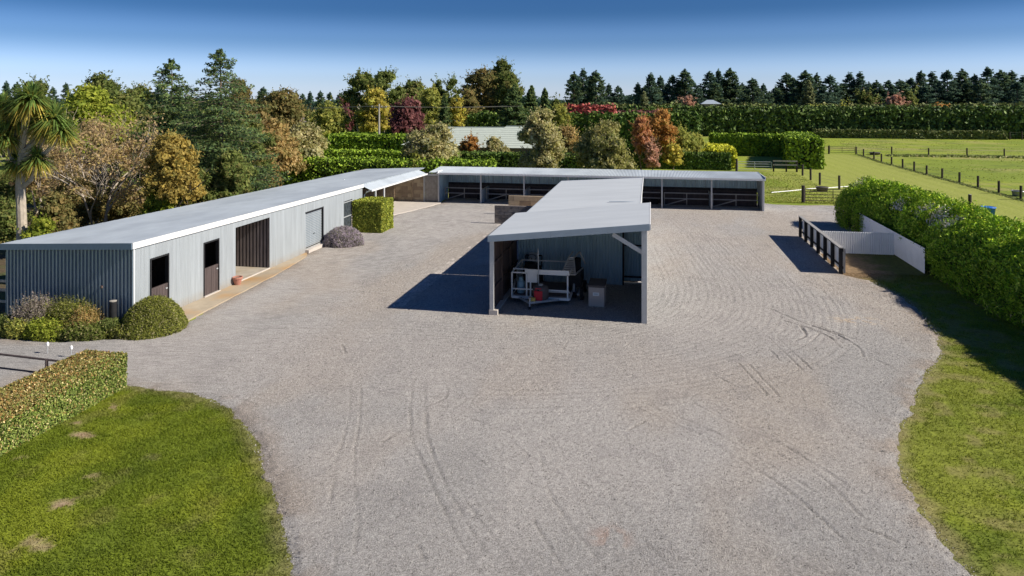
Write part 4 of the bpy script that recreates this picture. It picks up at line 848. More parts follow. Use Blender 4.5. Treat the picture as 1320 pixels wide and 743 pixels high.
def tub(name, x, y, r_, h, m, label, cat, inner=M_dark, lie=False):
    o = root(name, (x, y, 0), label, cat); mb = MB(); mb.lathe((x, y, 0), [(r_ * .85, 0), (r_, h), (r_ * 1.06, h), (r_ * 1.06, h * .93)], 18); mb.build('wall', m, o, smooth=True)
    mb = MB(); mb.lathe((x, y, 0), [(r_ * .9, h * .6), (r_ * .9, h * 1.003)], 18); mb.build('inside', inner, o); mb = MB(); mb.tube([(x + r_ * math.cos(t), y + r_ * math.sin(t), h) for t in np.linspace(0, 6.28, 19)], .03, 5); mb.build('rim', m, o)
    return o
tub('blue_tub', 24.9, 57.0, .5, .62, M_blue, 'bright blue plastic tub on the grass beside the single post', 'tub', M_blue)
tub('water_trough', 32.6, 69.6, .55, .45, M_galv, 'pale grey round trough beside the end of the post line', 'trough')
tub('rubber_tub', 16.2, 70, .55, .38, M_lid, 'dark rubber feed tub on the grass behind the field gate', 'tub')
tub('water_trough', 27.1, 128.3, .9, .5, M_blue, 'small blue trough near the far end of the mown strip', 'trough')
tub('rubber_tub', 35.0, 120.2, .8, .35, M_lid, 'dark low tub in the far corner of the paddock', 'tub')

mb = MB(); mb.tube([(11.3, 67.6, .04), (13.6, 69.6, .03), (15.3, 71.2, .05), (17.2, 72.3, .04), (19.6, 74.2, .03), (21.5, 75.4, .04)], .05, 6)
meta(mb.build('hose', M_white), 'thin pale hose lying across the bright grass behind the field gate', 'hose')

# trees: kind, x, y, height, crown radius, crown base, palette, label (or pine group)
TREES = [
    ('leafy', -74.9, 75, 11.5, 2.26, 0.15, 'dark_olive', 'dark olive dome shaped tree behind the cabbage tree'),
    ('leafy', -53.4, 60, 10.2, 3.26, 0.1, 'lime', 'broad bright yellow green tree behind the brown twiggy tree'),
    ('leafy', -73.8, 85, 12.6, 2.93, 0.2, 'dark_olive', 'dark tree rising just above the broad yellow green tree'),
    ('leafy', -57.8, 72, 10.6, 2.63, 0.1, 'olive', 'dull green tree between the yellow green tree and the left conifer'),
    ('conifer', -37.6, 50, 11.6, 2.77, 0.1, 'spruce', 'smaller of the two ragged conifers with a crooked top'),
    ('conifer', -29.4, 44, 11.9, 3.24, 0.12, 'spruce', 'tallest ragged conifer with a thin pointed tip, behind the long shed'),
    ('leafy', -38.7, 62, 11.0, 1.46, 0.15, 'brown_olive', 'brownish crown peeping out right of the tallest conifer'),
    ('twiggy', -33.2, 37, 7.5, 3.29, 0.22, 'brown', 'wide brown half bare tree with pale forked stems behind the long shed'),
    ('leafy', -27.4, 36, 6.8, 1.57, 0.28, 'gold', 'small golden leaved tree in front of the left conifer'),
    ('leafy', -27.7, 35.5, 3.9, 1.12, 0.0, 'lime', 'bright green leafy bush against the roof edge of the long shed'),
    ('leafy', -27.7, 27, 3.1, 0.75, 0.0, 'lime', 'bright green rounded bush beside the cabbage tree trunk'),
    ('leafy', -33.6, 31, 3.3, 1.03, 0.0, 'olive', 'olive bush left of the cabbage tree trunk'),
    ('twiggy', -41.7, 42, 5.5, 2.11, 0.1, 'brown', 'brown tangled shrub between the cabbage tree and the half bare tree'),
    ('leafy', -34.7, 37, 3.9, 1.56, 0.0, 'brown_olive', 'brownish undergrowth bush below the half bare tree'),
    ('leafy', -33.8, 40, 3.1, 1.47, 0.0, 'brown_olive', 'olive brown bush beneath the pale forked stems'),
    ('leafy', -27.6, 39, 4.3, 1.21, 0.05, 'olive', 'low olive tree under the two ragged conifers'),
    ('gum', -29.5, 48, 7.3, 1.92, 0.25, 'olive', 'olive tree on a white trunk at the far part of the shed roof'),
    ('leafy', -42.4, 76, 10.2, 3.02, 0.1, 'brown_olive', 'tall bronze green tree behind the small white gable'),
    ('leafy', -34.3, 60, 7.0, 2.53, 0.0, 'bronze', 'large bronze shrub below the small white gable'),
    ('leafy', -34.2, 66, 6.4, 2.45, 0.0, 'tan', 'pale straw coloured shrub left of the thick green hedge'),
    ('leafy', -29.1, 50, 4.5, 1.05, 0.0, 'bronze', 'small bronze shrub beside the white trunked tree'),
    ('leafy', -52.9, 112, 8.4, 3.09, 0.0, 'yellow_green', 'soft yellow green tree left of the power pole'),
    ('leafy', -60.4, 135, 9.8, 1.24, 0.1, 'yellow', 'small orange yellow crown behind the yellow green tree'),
    ('leafy', -57.0, 128, 8.3, 1.32, 0.1, 'maroon', 'small dark red crown beside the small orange yellow crown'),
    ('gum', -57.1, 135, 14.6, 3.69, 0.2, 'olive', 'left one of the two tall gum trees with dark clumpy crown'),
    ('gum', -49.9, 132, 14.9, 3.58, 0.2, 'gum_green', 'tall bushy green gum tree behind the yellow tree'),
    ('leafy', -48.7, 142, 13.2, 4.15, 0.1, 'olive', 'broad olive tree behind the purple tree'),
    ('pine', -59.0, 150, 15.0, 1.53, 0.1, 'pine', 'dark pine tip between the two tall gum trees'),
    ('leafy', -45.2, 113, 10.8, 2.57, 0.1, 'yellow', 'golden yellow tree beside the power pole'),
    ('leafy', -36.4, 104, 9.1, 2.92, 0.05, 'maroon', 'dark red purple leaved tree behind the thick green hedge'),
    ('leafy', -36.1, 116, 11.1, 2.59, 0.1, 'yellow_green', 'bright yellow green tree right of the purple tree'),
    ('conifer', -32.2, 110, 9.1, 1.22, 0.0, 'spruce', 'small green cone shaped tree right of the purple tree'),
    ('leafy', -45.8, 152, 13.5, 1.86, 0.1, 'dark_olive', 'dark round crown above the yellow green tree'),
    ('gum', -42.1, 150, 13.7, 2.17, 0.2, 'gum_green', 'pale green open crown left of the tall gum'),
    ('leafy', -32.0, 118, 9.3, 1.18, 0.1, 'yellow', 'small orange yellow tree before the pine at the house'),
    ('leafy', -31.3, 122, 11.0, 2.43, 0.1, 'brown_olive', 'dull brown green tree under the tall gum'),
    ('gum', -30.1, 128, 14.9, 3.81, 0.3, 'brown_olive', 'tall open brown green gum with pale stems showing'),
    ('leafy', -27.6, 134, 16.8, 2.94, 0.25, 'dark_olive', 'highest tree of the middle, dark rounded crown'),
    ('leafy', -24.9, 126, 14.4, 2.76, 0.1, 'olive', 'olive green tree in front of the highest tree'),
    ('conifer', -20.4, 108, 10.7, 2.59, 0.0, 'spruce', 'broad green conifer behind the pale roofed house'),
    ('conifer', -21.0, 128, 11.0, 1.53, 0.0, 'spruce', 'first cone shaped fir right of the broad conifer'),
    ('conifer', -18.8, 130, 10.5, 1.27, 0.0, 'spruce', 'second cone shaped fir right of the broad conifer'),
    ('leafy', -19.1, 150, 10.0, 1.3, 0.1, 'dark_olive', 'small round dark crown left of the mid pine clump'),
    ('leafy', -14.5, 118, 8.0, 1.78, 0.0, 'yellow_green', 'yellow olive shrub left of the red hedge'),
    ('leafy', -20.7, 66, 6.4, 2.65, 0.0, 'tan', 'large tan and green shrub at the corner of the shed roofs'),
    ('leafy', -21.4, 64, 3.6, 1.15, 0.0, 'yellow_green', 'small yellow leaved shrub below the large tan shrub'),
    ('leafy', -20.4, 80, 4.5, 1.15, 0.0, 'orange', 'rusty orange shrub before the pale roof'),
    ('leafy', -17.2, 80, 4.4, 1.58, 0.0, 'tan', 'small open pale shrub in front of the house roof'),
    ('leafy', -10.0, 68, 7.9, 2.06, 0.0, 'tan', 'tall tan shrub at the right end of the house roof'),
    ('leafy', -9.0, 81, 5.8, 1.57, 0.0, 'bronze', 'bronze shrub between the tall tan shrub and the magnolia'),
    ('leafy', -3.8, 64, 6.9, 2.46, 0.0, 'magnolia', 'big olive magnolia bush behind the row of open bays'),
    ('leafy', -0.6, 85, 6.8, 1.08, 0.2, 'red', 'red leaved left half of the autumn tree pair'),
    ('leafy', 1.5, 90, 7.6, 1.89, 0.2, 'orange', 'orange leaved autumn tree behind the clipped hedge'),
    ('leafy', 0.5, 84, 4.0, 0.88, 0.0, 'pink', 'low pinkish red bush behind the clipped hedge'),
    ('leafy', 4.6, 93, 5.2, 2.33, 0.0, 'yellow_green', 'yellow green shrub with pale stems right of the orange tree'),
    ('leafy', 3.0, 86, 3.5, 1.17, 0.0, 'yellow', 'bright yellow bush behind the clipped hedge'),
    ('leafy', 67.6, 216, 10.4, 2.57, 0.0, 'pink', 'pinkish brown crown in front of the pine belt'),
    ('leafy', 74.5, 205, 7.9, 2.41, 0.0, 'orange', 'rusty orange crown above the tall shelter hedge'),
    ('leafy', 81.2, 200, 6.7, 1.75, 0.0, 'yellow', 'small bright yellow crown above the tall shelter hedge'),
    ('leafy', 43.2, 200, 7.5, 2.22, 0.0, 'yellow_green', 'leftmost yellow green crown above the tall shelter hedge'),
    ('leafy', 49.5, 200, 7.5, 2.81, 0.0, 'yellow_green', 'wider yellow green crown above the shelter hedge'),
    ('leafy', 9.9, 190, 10.1, 1.59, 0.0, 'pink', 'small pinkish tree in front of the mid pines'),
    ('conifer', 43.7, 212, 13.7, 1.93, 0.0, 'pale_conifer', 'pale grey green cone tree in front of the pine belt'),
    ('conifer', -1.2, 175, 10.4, 1.48, 0.0, 'pale_conifer', 'small pale cone tree before the mid pines'),
    ('leafy', 73.5, 222, 11.2, 2.63, 0.0, 'olive', 'olive green crown right of the pinkish crown'),
    ('leafy', 61.7, 222, 11.8, 2.66, 0.0, 'olive', 'olive green crown left of the pinkish crown'),
    ('leafy', -95.0, 90, 9.6, 2.28, 0.0, 'dark_olive', 'dark green tree mass at the left edge behind the cabbage tree'),
    ('leafy', -55.9, 66, 10.0, 3.24, 0.0, 'olive', 'olive tree filling behind the golden leaved tree'),
    ('leafy', -39.1, 66, 8.1, 2.01, 0.0, 'brown_olive', 'brown green tree directly behind the white trunked tree'),
    ('leafy', -44.7, 62, 8.9, 2.53, 0.0, 'dark_olive', 'dark dense tree between and behind the two conifers'),
    ('leafy', -46.9, 44, 3.0, 1.9, 0.0, 'olive', 'wide olive bush low at the left edge behind the cabbage trunk'),
    ('leafy', -32.5, 33, 3.4, 1.08, 0.0, 'brown_olive', 'dull brown green bush right of the cabbage tree trunk'),
    ('twiggy', -44.9, 48, 4.2, 2.63, 0.0, 'brown', 'dense brown twiggy thicket behind the half bare tree'),
    ('leafy', -25.9, 40, 5.5, 1.23, 0.1, 'olive', 'olive tree between the big conifer and the white trunked tree'),
    ('pine', -22.8, 220.2, 17.3, 2.13, 0.05, 'pine', 'mid1'),
    ('pine', -20.7, 228.1, 18.6, 2.45, 0.05, 'pine', 'mid1'),
    ('pine', -16.4, 223.6, 17.9, 2.63, 0.05, 'pine', 'mid1'),
    ('pine', -12.7, 229.7, 13.9, 2.2, 0.05, 'pine', 'mid1'),
    ('pine', -9.8, 230.3, 13.2, 1.96, 0.05, 'pine', 'mid1'),
    ('pine', -3.4, 215.7, 13.8, 2.28, 0.05, 'pine', 'mid2'),
    ('pine', 0.4, 214.3, 16.7, 2.48, 0.05, 'pine', 'mid2'),
    ('pine', 3.4, 235.8, 16.5, 2.23, 0.05, 'pine', 'mid2'),
    ('pine', 6.8, 220.7, 16.2, 2.54, 0.05, 'pine', 'mid2'),
    ('pine', 10.4, 220.1, 18.0, 2.53, 0.05, 'pine', 'mid2'),
    ('pine', 13.6, 239.9, 15.3, 2.25, 0.05, 'pine', 'mid2'),
    ('pine', 18.1, 226.2, 17.5, 2.35, 0.05, 'pine', 'mid3'),
    ('pine', 21.5, 235.7, 18.4, 2.2, 0.05, 'pine', 'mid3'),
    ('pine', 24.1, 226.4, 18.4, 3.04, 0.05, 'pine', 'mid3'),
    ('pine', 28.2, 230.6, 14.0, 2.14, 0.05, 'pine', 'mid3'),
    ('pine', 29.5, 217.9, 15.0, 2.46, 0.05, 'pine', 'mid3'),
    ('pine', 34.4, 230.5, 13.7, 2.12, 0.05, 'pine', 'mid3'),
    ('pine', 39.0, 236.6, 12.9, 2.17, 0.05, 'pine', 'mid3'),
    ('pine', -22.1, 227.6, 14.9, 2.44, 0.05, 'pine', 'mid1'),
    ('pine', -19.1, 233.3, 15.6, 2.75, 0.05, 'pine', 'mid1'),
    ('pine', -1.3, 231.5, 13.4, 2.44, 0.05, 'pine', 'mid2'),
    ('pine', 1.8, 215.7, 13.5, 2.5, 0.05, 'pine', 'mid2'),
    ('pine', 5.5, 233.7, 13.9, 2.45, 0.05, 'pine', 'mid2'),
    ('pine', 9.0, 229.4, 14.3, 2.64, 0.05, 'pine', 'mid2'),
    ('pine', 14.4, 221.8, 12.7, 1.85, 0.05, 'pine', 'mid2'),
    ('pine', 18.5, 214.8, 14.3, 2.45, 0.05, 'pine', 'mid3'),
    ('pine', 23.4, 236.5, 15.4, 2.69, 0.05, 'pine', 'mid3'),
    ('pine', 25.6, 226.3, 14.2, 2.33, 0.05, 'pine', 'mid3'),
    ('pine', 29.8, 232.7, 12.8, 2.39, 0.05, 'pine', 'mid3'),
    ('pine', 33.6, 236.8, 12.9, 2.43, 0.05, 'pine', 'mid3'),
    ('pine', 36.5, 232.6, 11.4, 2.14, 0.05, 'pine', 'mid3'),
    ('pine', 44.0, 246.9, 17.6, 3.02, 0.05, 'pine', 'belt'),
    ('pine', 47.1, 233.3, 17.8, 2.84, 0.05, 'pine', 'belt'),
    ('pine', 52.7, 243.8, 17.4, 2.22, 0.05, 'pine', 'belt'),
    ('pine', 54.5, 234.6, 16.4, 2.36, 0.05, 'pine', 'belt'),
    ('pine', 63.3, 247.3, 17.5, 2.73, 0.05, 'pine', 'belt'),
    ('pine', 66.0, 245.9, 17.7, 2.46, 0.05, 'pine', 'belt'),
    ('pine', 65.2, 225.5, 14.4, 2.47, 0.05, 'pine', 'belt'),
    ('pine', 68.7, 226.5, 14.4, 2.25, 0.05, 'pine', 'belt'),
    ('pine', 72.5, 228.6, 14.7, 2.49, 0.05, 'pine', 'belt'),
    ('pine', 81.8, 248.1, 15.7, 2.2, 0.05, 'pine', 'belt'),
    ('pine', 80.1, 234.3, 17.4, 2.77, 0.05, 'pine', 'belt'),
    ('pine', 84.8, 239.3, 17.3, 2.59, 0.05, 'pine', 'belt'),
    ('pine', 86.0, 230.8, 17.4, 2.48, 0.05, 'pine', 'belt'),
    ('pine', 92.0, 236.2, 18.0, 2.76, 0.05, 'pine', 'belt'),
    ('pine', 94.2, 233.0, 16.3, 2.04, 0.05, 'pine', 'belt'),
    ('pine', 97.3, 232.1, 18.3, 2.7, 0.05, 'pine', 'belt'),
    ('pine', 103.4, 238.2, 17.6, 2.76, 0.05, 'pine', 'belt'),
    ('pine', 106.3, 238.2, 17.5, 2.52, 0.05, 'pine', 'belt'),
    ('pine', 113.2, 246.5, 16.2, 2.61, 0.05, 'pine', 'belt'),
    ('pine', 116.0, 240.7, 17.8, 2.76, 0.05, 'pine', 'belt'),
    ('pine', 69.1, 247.2, 14.5, 2.22, 0.05, 'pine', 'belt'),
    ('pine', 46.1, 245.3, 15.5, 2.49, 0.05, 'pine', 'belt'),
    ('pine', 42.2, 248.8, 12.6, 2.79, 0.05, 'pine', 'belt'),
    ('pine', 45.9, 240.5, 12.9, 2.69, 0.05, 'pine', 'belt'),
    ('pine', 51.1, 227.2, 12.7, 2.29, 0.05, 'pine', 'belt'),
    ('pine', 60.3, 245.4, 14.0, 2.71, 0.05, 'pine', 'belt'),
    ('pine', 64.7, 248.1, 13.0, 2.48, 0.05, 'pine', 'belt'),
    ('pine', 72.8, 246.5, 12.9, 2.7, 0.05, 'pine', 'belt'),
    ('pine', 73.6, 237.8, 13.2, 2.36, 0.05, 'pine', 'belt'),
    ('pine', 78.3, 241.6, 13.3, 2.63, 0.05, 'pine', 'belt'),
    ('pine', 79.6, 228.5, 13.5, 2.25, 0.05, 'pine', 'belt'),
    ('pine', 88.9, 244.6, 14.3, 2.64, 0.05, 'pine', 'belt'),
    ('pine', 90.6, 237.9, 14.6, 2.56, 0.05, 'pine', 'belt'),
    ('pine', 91.5, 230.4, 14.4, 2.47, 0.05, 'pine', 'belt'),
    ('pine', 92.4, 224.6, 14.7, 2.4, 0.05, 'pine', 'belt'),
    ('pine', 104.4, 245.2, 15.2, 2.61, 0.05, 'pine', 'belt'),
    ('pine', 109.4, 248.7, 15.0, 2.64, 0.05, 'pine', 'belt'),
    ('pine', 102.0, 225.3, 13.8, 2.38, 0.05, 'pine', 'belt'),
    ('pine', 114.3, 243.8, 14.9, 2.81, 0.05, 'pine', 'belt'),
    ('pine', -175.6, 168.7, 13.9, 1.71, 0.05, 'pine', 'left'),
    ('pine', -165.2, 161.9, 13.4, 1.84, 0.05, 'pine', 'left'),
    ('pine', -157.7, 165.6, 12.2, 1.65, 0.05, 'pine', 'left'),
    ('pine', -165.0, 178.0, 13.6, 1.55, 0.05, 'pine', 'left'),
    ('pine', -92.9, 180.7, 10.4, 1.67, 0.05, 'pine', 'left'),
    ('pine', -79.9, 159.1, 10.7, 1.29, 0.05, 'pine', 'left'),
    ('pine', -84.4, 174.0, 11.1, 1.6, 0.05, 'pine', 'left'),
    ('pine', -74.9, 159.2, 10.5, 1.46, 0.05, 'pine', 'left'),
    ('pine', -80.2, 176.7, 10.5, 1.62, 0.05, 'pine', 'left'),
    ('pine', -72.2, 166.6, 12.0, 1.52, 0.05, 'pine', 'left'),
    ('pine', -96.0, 180.9, 10.6, 1.68, 0.05, 'pine', 'left'),
    ('pine', -139.0, 183.5, 13.0, 2.22, 0.05, 'pine', 'left'),
    ('pine', -99.0, 171.1, 12.1, 1.8, 0.05, 'pine', 'left'),
]

# ---------------------------------------------------------------- foliage builders
def limb(mb, p, d, length, rad, depth, r, spread=.6, kids=3, tips=None, up=.15):
    """recursive tapered limbs"""
    pts = [Vector(p)]; d = Vector(d).normalized(); n = 4
    for k in range(n):
        d = (d + Vector(r.normal(0, .13, 3)) + Vector((0, 0, up * .3))).normalized(); pts.append(pts[-1] + d * length / n)
    mb.tube(pts, [rad * (1 - .5 * k / n) for k in range(n + 1)], 6 if rad > .05 else 3, cap=False)
    if depth == 0:
        if tips is not None: tips.append(pts[-1])
        return
    for k in range(kids):
        q = pts[-1] if k == 0 else pts[int(r.integers(2, n + 1))]; a = r.uniform(0, 6.28)
        dd = d + Vector((math.cos(a), math.sin(a), r.uniform(-.1, .5))) * spread
        limb(mb, q, dd, length * r.uniform(.6, .8), rad * .55, depth - 1, r, spread, kids, tips, up)
def leafsize(x, y, k=1.0): return max(.065, math.hypot(x, y) * .0024) * k
def env_blobs(x, y, zb, h, rad, r, K=None, sc=1.0, rbr=(.36, .6)):
    """irregular crown: overlapping billows filling an ellipsoid or column"""
    H = h - zb; K = K or int(6 + 3 * min(4, H / (2 * rad)) + 2); B = []
    for i in range(K):
        rb = rad * r.uniform(*rbr) * sc
        if i == 0: rb = rad * r.uniform(.42, .55) * sc; B.append((x + r.normal(0, .12) * rad, y, h - rb, rb)); continue
        f = (i / K) ** .8; zc = h - rb - f * max(.1, H - rb * 1.6) * r.uniform(.75, 1); q = min(1, math.sqrt(max(.05, 1 - ((zc - (h - rad)) / rad) ** 2)) if zc > h - rad else 1)
        ro = max(0, rad * 1.05 * q - rb * .8) * r.uniform(.55, 1.05); a = i * 2.4 + r.uniform(-.5, .5); B.append((x + ro * math.cos(a), y + ro * math.sin(a), max(zc, zb + rb * .3), rb))
    B = np.array(B); w = B[:, 3] ** 2; w = w / w.sum()
    def env(n):
        k = r.choice(len(B), n, p=w); d = r.normal(0, 1, (n, 3)); d[:, 2] = np.where(d[:, 2] < -.4, -d[:, 2], d[:, 2]); d /= np.linalg.norm(d, axis=1, keepdims=True)
        rr = B[k, 3] * r.uniform(.72, 1.04, n); P = B[k, :3] + d * rr[:, None] * np.array([1, 1, .92]); return P, d
    return env
def shoots(env, n, length, per, size, palette, r, up=.5):
    """twiggy shoots that break the outline"""
    P, N = env(n); D = N * .7 + np.array([0, 0, up]) + r.normal(0, .35, P.shape); D /= np.linalg.norm(D, axis=1, keepdims=True); Ls = length * r.uniform(.5, 1.3, n)
    t = np.tile(np.linspace(.15, 1, per), n)[:, None]; Q = np.repeat(P, per, 0) + np.repeat(D * Ls[:, None], per, 0) * t + r.normal(0, size * .5, (n * per, 3)); NN = np.repeat(D, per, 0) + r.normal(0, .8, (n * per, 3))
    T = tints(n * per, palette, r) * np.repeat(r.uniform(.7, 1.3, n), per)[:, None]; return leafquads(Q, NN, size, T, .45, .7, r)
def finish(t, V, F, T, name='crown'):
    put(bpy.data.objects.new(name, npmesh(name, V, F, M_leaf, T)), t)
def mk_leafy(x, y, h, rad, cb, pal_, label, seed, gum=False):
    r = np.random.default_rng(seed); bush = cb == 0 and h < 5.5
    h = h * .955; t = root('shrub' if bush else ('gum_tree' if gum else 'broadleaf_tree'), (x, y, 0), label, 'shrub' if bush else 'tree'); zb = h * cb
    mb = MB(); tips = []
    limb(mb, (x, y, -.1), (0, 0, 1), h * .33, max(.05, rad * .07 + h * .008), 2, r, .55, 3, tips); mb.build('trunk', M_barkpale if gum else M_bark, t)
    s = leafsize(x, y, 1.0); area = 2 * math.pi * rad * max(rad, (h - zb)); n = int(min(12000, 2.6 * area / (s * s * .75))); ncl = max(12, min(330, int(n / 30)))
    clr = rad * (.20 if not gum else .17) * (1.2 if ncl < 60 else 1) 
    if n == 12000: s = math.sqrt(2.6 * area / 12000 / .75)
    P, N, T = crown_points(EB := env_blobs(x, y, zb, h, rad, r, None, 1, (.26, .42) if gum else (.36, .6)), int(n * (.8 if gum else 1)), ncl if not gum else ncl // 2, clr, pal_, r)
    P[:, 2] = np.maximum(P[:, 2], .05 + .2 * s)
    parts = [leafquads(P, N, s, T, .55, .8, r)]
    parts.append(shoots(EB, int(n * .03) + 6, s * 4.5, 9, s * .6, pal_, r, .5))
    if not gum:   # leaves inside the crown
        q, nn = EB(n // 4); q = q * .8 + np.array([x, y, (zb + h) / 2]) * .2; parts.append(leafquads(q, nn, s * 1.3, tints(len(q), pal_, r), .6, .8, r))
    V, F, T = cat_(*parts); finish(t, V, F, T); return t
def mk_twiggy(x, y, h, rad, cb, pal_, label, seed):
    r = np.random.default_rng(seed); t = root('bare_tree', (x, y, 0), label, 'tree')
    mb = MB(); tips = []
    for k in range(5):
        a = k * 1.26 + r.uniform(-.3, .3); limb(mb, (x + .3 * math.cos(a), y + .3 * math.sin(a), 0), (math.cos(a) * .55, math.sin(a) * .3, 1), h * .40, .10, 4, r, .62, 3, tips, .05)
    mb.build('trunk', M_barkpale, t); tp = np.array([tuple(q) for q in tips]); k = 7
    P = np.repeat(tp, k, 0) + r.normal(0, .34, (len(tp) * k, 3)); ins = (np.hypot(P[:, 0] - x, P[:, 1] - y) < rad * 1.15) & (P[:, 2] < h * 1.04) & (P[:, 2] > .3); P = P[ins]
    V, F, T = leafquads(P, r.normal(0, 1, P.shape), leafsize(x, y, .75), tints(len(P), pal_, r, .3), .5, 1, r)
    env = env_blobs(x, y, h * .15, h, rad, r, 14, 1, (.22, .38)); P2, N2, T2 = crown_points(env, 5200, 300, rad * .085, pal_, r)
    V, F, T = cat_((V, F, T), leafquads(P2, N2, leafsize(x, y, .8), T2, .45, 1, r)); finish(t, V, F, T); return t
def conifer_parts(x, y, h, rad, cb, pal_, seed, ragged=True):
    r = np.random.default_rng(seed); nl = int(max(9, h * 3.6)); s = leafsize(x, y, .85); Ps = []; Ns = []; Ts = []
    mb = MB(); mb.tube([(x, y, 0), (x + .1, y, h * .5), (x, y, h)], [h * .018, h * .011, .02], 6)
    for i in range(nl):
        f = i / (nl - 1); z = h * cb + (h * (1 - cb)) * f; R_ = rad * 1.35 * ((1 - f) ** .55 + .05) ; nb = int(5 + 6 * (1 - f))
        for b in range(nb):
            a = r.uniform(0, 6.28); Lb = R_ * r.uniform(.55, 1.25 if ragged else 1.05); d = np.array([math.cos(a), math.sin(a)]); m = int(max(20, 48 * Lb / rad * (.5 + (1 - f)))) * (2 if rad > 2 else 1)
            tt = r.uniform(.1, 1, m) ** .8; droop = -.28 * Lb * tt ** 1.5 + .22 * Lb * tt ** 3 + .05
            w = .22 * Lb * (1 - tt) + .05; off = r.normal(0, 1, m) * w
            P = np.stack([x + d[0] * Lb * tt - d[1] * off, y + d[1] * Lb * tt + d[0] * off, z + droop + r.normal(0, .07 * h / 10, m)], 1)
            Ps.append(P); Ns.append(np.tile([d[0] * .3, d[1] * .3, .9], (m, 1))); Ts.append(tints(m, pal_, r) * r.uniform(.7, 1.35))
            if Lb > .8: mb.bar((x, y, z), (x + d[0] * Lb * .9, y + d[1] * Lb * .9, z - .1 * Lb), .03)
    P = np.concatenate(Ps); P[:, 2] = np.maximum(P[:, 2], .1); return mb, leafquads(P, np.concatenate(Ns), s, np.concatenate(Ts), .42, .7, r)
def mk_conifer(x, y, h, rad, cb, pal_, label, seed):
    t = root('conifer_tree', (x, y, 0), label, 'tree'); mb, (V, F, T) = conifer_parts(x, y, h, rad, cb, pal_, seed); mb.build('trunk', M_bark, t); finish(t, V, F, T); return t
PINE = []
def pine_mesh(seed):
    """unit-ish radiata pine, 14 m tall: clumpy irregular cone"""
    r = np.random.default_rng(seed); h = 14.0; Ps = []; Ns = []; Ts = []; light = seed % 3 == 0
    mb = MB(); mb.tube([(0, 0, 0), (.1, 0, 7), (0, 0, 13.6)], [.28, .2, .05], 6)
    for i in range(230):
        f = r.uniform(0, 1) ** .75; z = .5 + 13 * f; R_ = (4.2 + 1.2 * math.sin(seed * 1.7 + f * 9)) * (1 - f) ** .72 + .12; a = r.uniform(0, 6.28); q = R_ * r.uniform(.25, 1.0) ** .7; dr = np.array([math.cos(a), math.sin(a), .35]); c = np.array([q * dr[0], q * dr[1], z]); cr = .32 + .5 * (1 - f) * r.uniform(.5, 1.2); m = int(44 * cr) + 8
        d = r.normal(0, 1, (m, 3)); d /= np.linalg.norm(d, axis=1, keepdims=True); P = c + d * cr * r.uniform(.3, 1, (m, 1)) * np.array([1, 1, .5]) + dr * r.uniform(-.6, .9, (m, 1)) * cr; Ps.append(P); Ns.append(d + np.array([0, 0, .5])); Ts.append(tints(m, 'pine_light' if (light and r.uniform() < .6) else 'pine', r) * r.uniform(.7, 1.4))
    for i in range(6):   # leader shoots
        P = np.stack([r.normal(0, .12, 16) + r.normal(0, .3) * (i > 1), r.normal(0, .12, 16) + r.normal(0, .3) * (i > 1), 13.2 + r.uniform(0, .9, 16) - .3 * (i > 1) * i], 1); Ps.append(P); Ns.append(r.normal(0, 1, P.shape)); Ts.append(tints(16, 'pine', r))
    V, F, T = leafquads(np.concatenate(Ps), np.concatenate(Ns),   .26, np.concatenate(Ts), .36, .7, r)
    me = npmesh('crown', V, F, M_leaf, T); tm = bpy.data.meshes.new('trunk'); tm.from_pydata(mb.v, [], mb.f); tm.materials.append(M_bark); return tm, me
PG = {'mid1': ('dark pine of the left mid distance clump, right behind the red hedge', 'pines of the left clump'), 'mid2': ('dark pine of the middle clump, beyond the orange and red tree pair', 'pines of the middle clump'), 'mid3': ('dark pine of the right clump, around the tiny pale blue roof', 'pines of the right clump'), 'belt': ('tall dark pine in the long belt behind the shelter hedge on the right', 'pines of the right hand belt'), 'left': ('small far dark pine on the skyline at the left', 'far pines on the left skyline')}
def mk_pine(x, y, h, rad, g):
    if not PINE: PINE.extend(pine_mesh(s) for s in range(7))
    tm, cm = random.choice(PINE); t = root('pine_tree', (x, y, 0), *( (PG[g][0], 'tree', PG[g][1]) if g in PG else (g, 'tree')))
    k = (rad / 1.9 if rad > 1.2 else .75) * random.uniform(.85, 1.3); M = Matrix.Translation((x, y, 0)) @ Matrix.Rotation(random.uniform(0, 6.28), 4, 'Z') @ Matrix.Diagonal((k, k, h / 14, 1))
    put(bpy.data.objects.new('trunk', tm), t, M); put(bpy.data.objects.new('crown', cm), t, M)
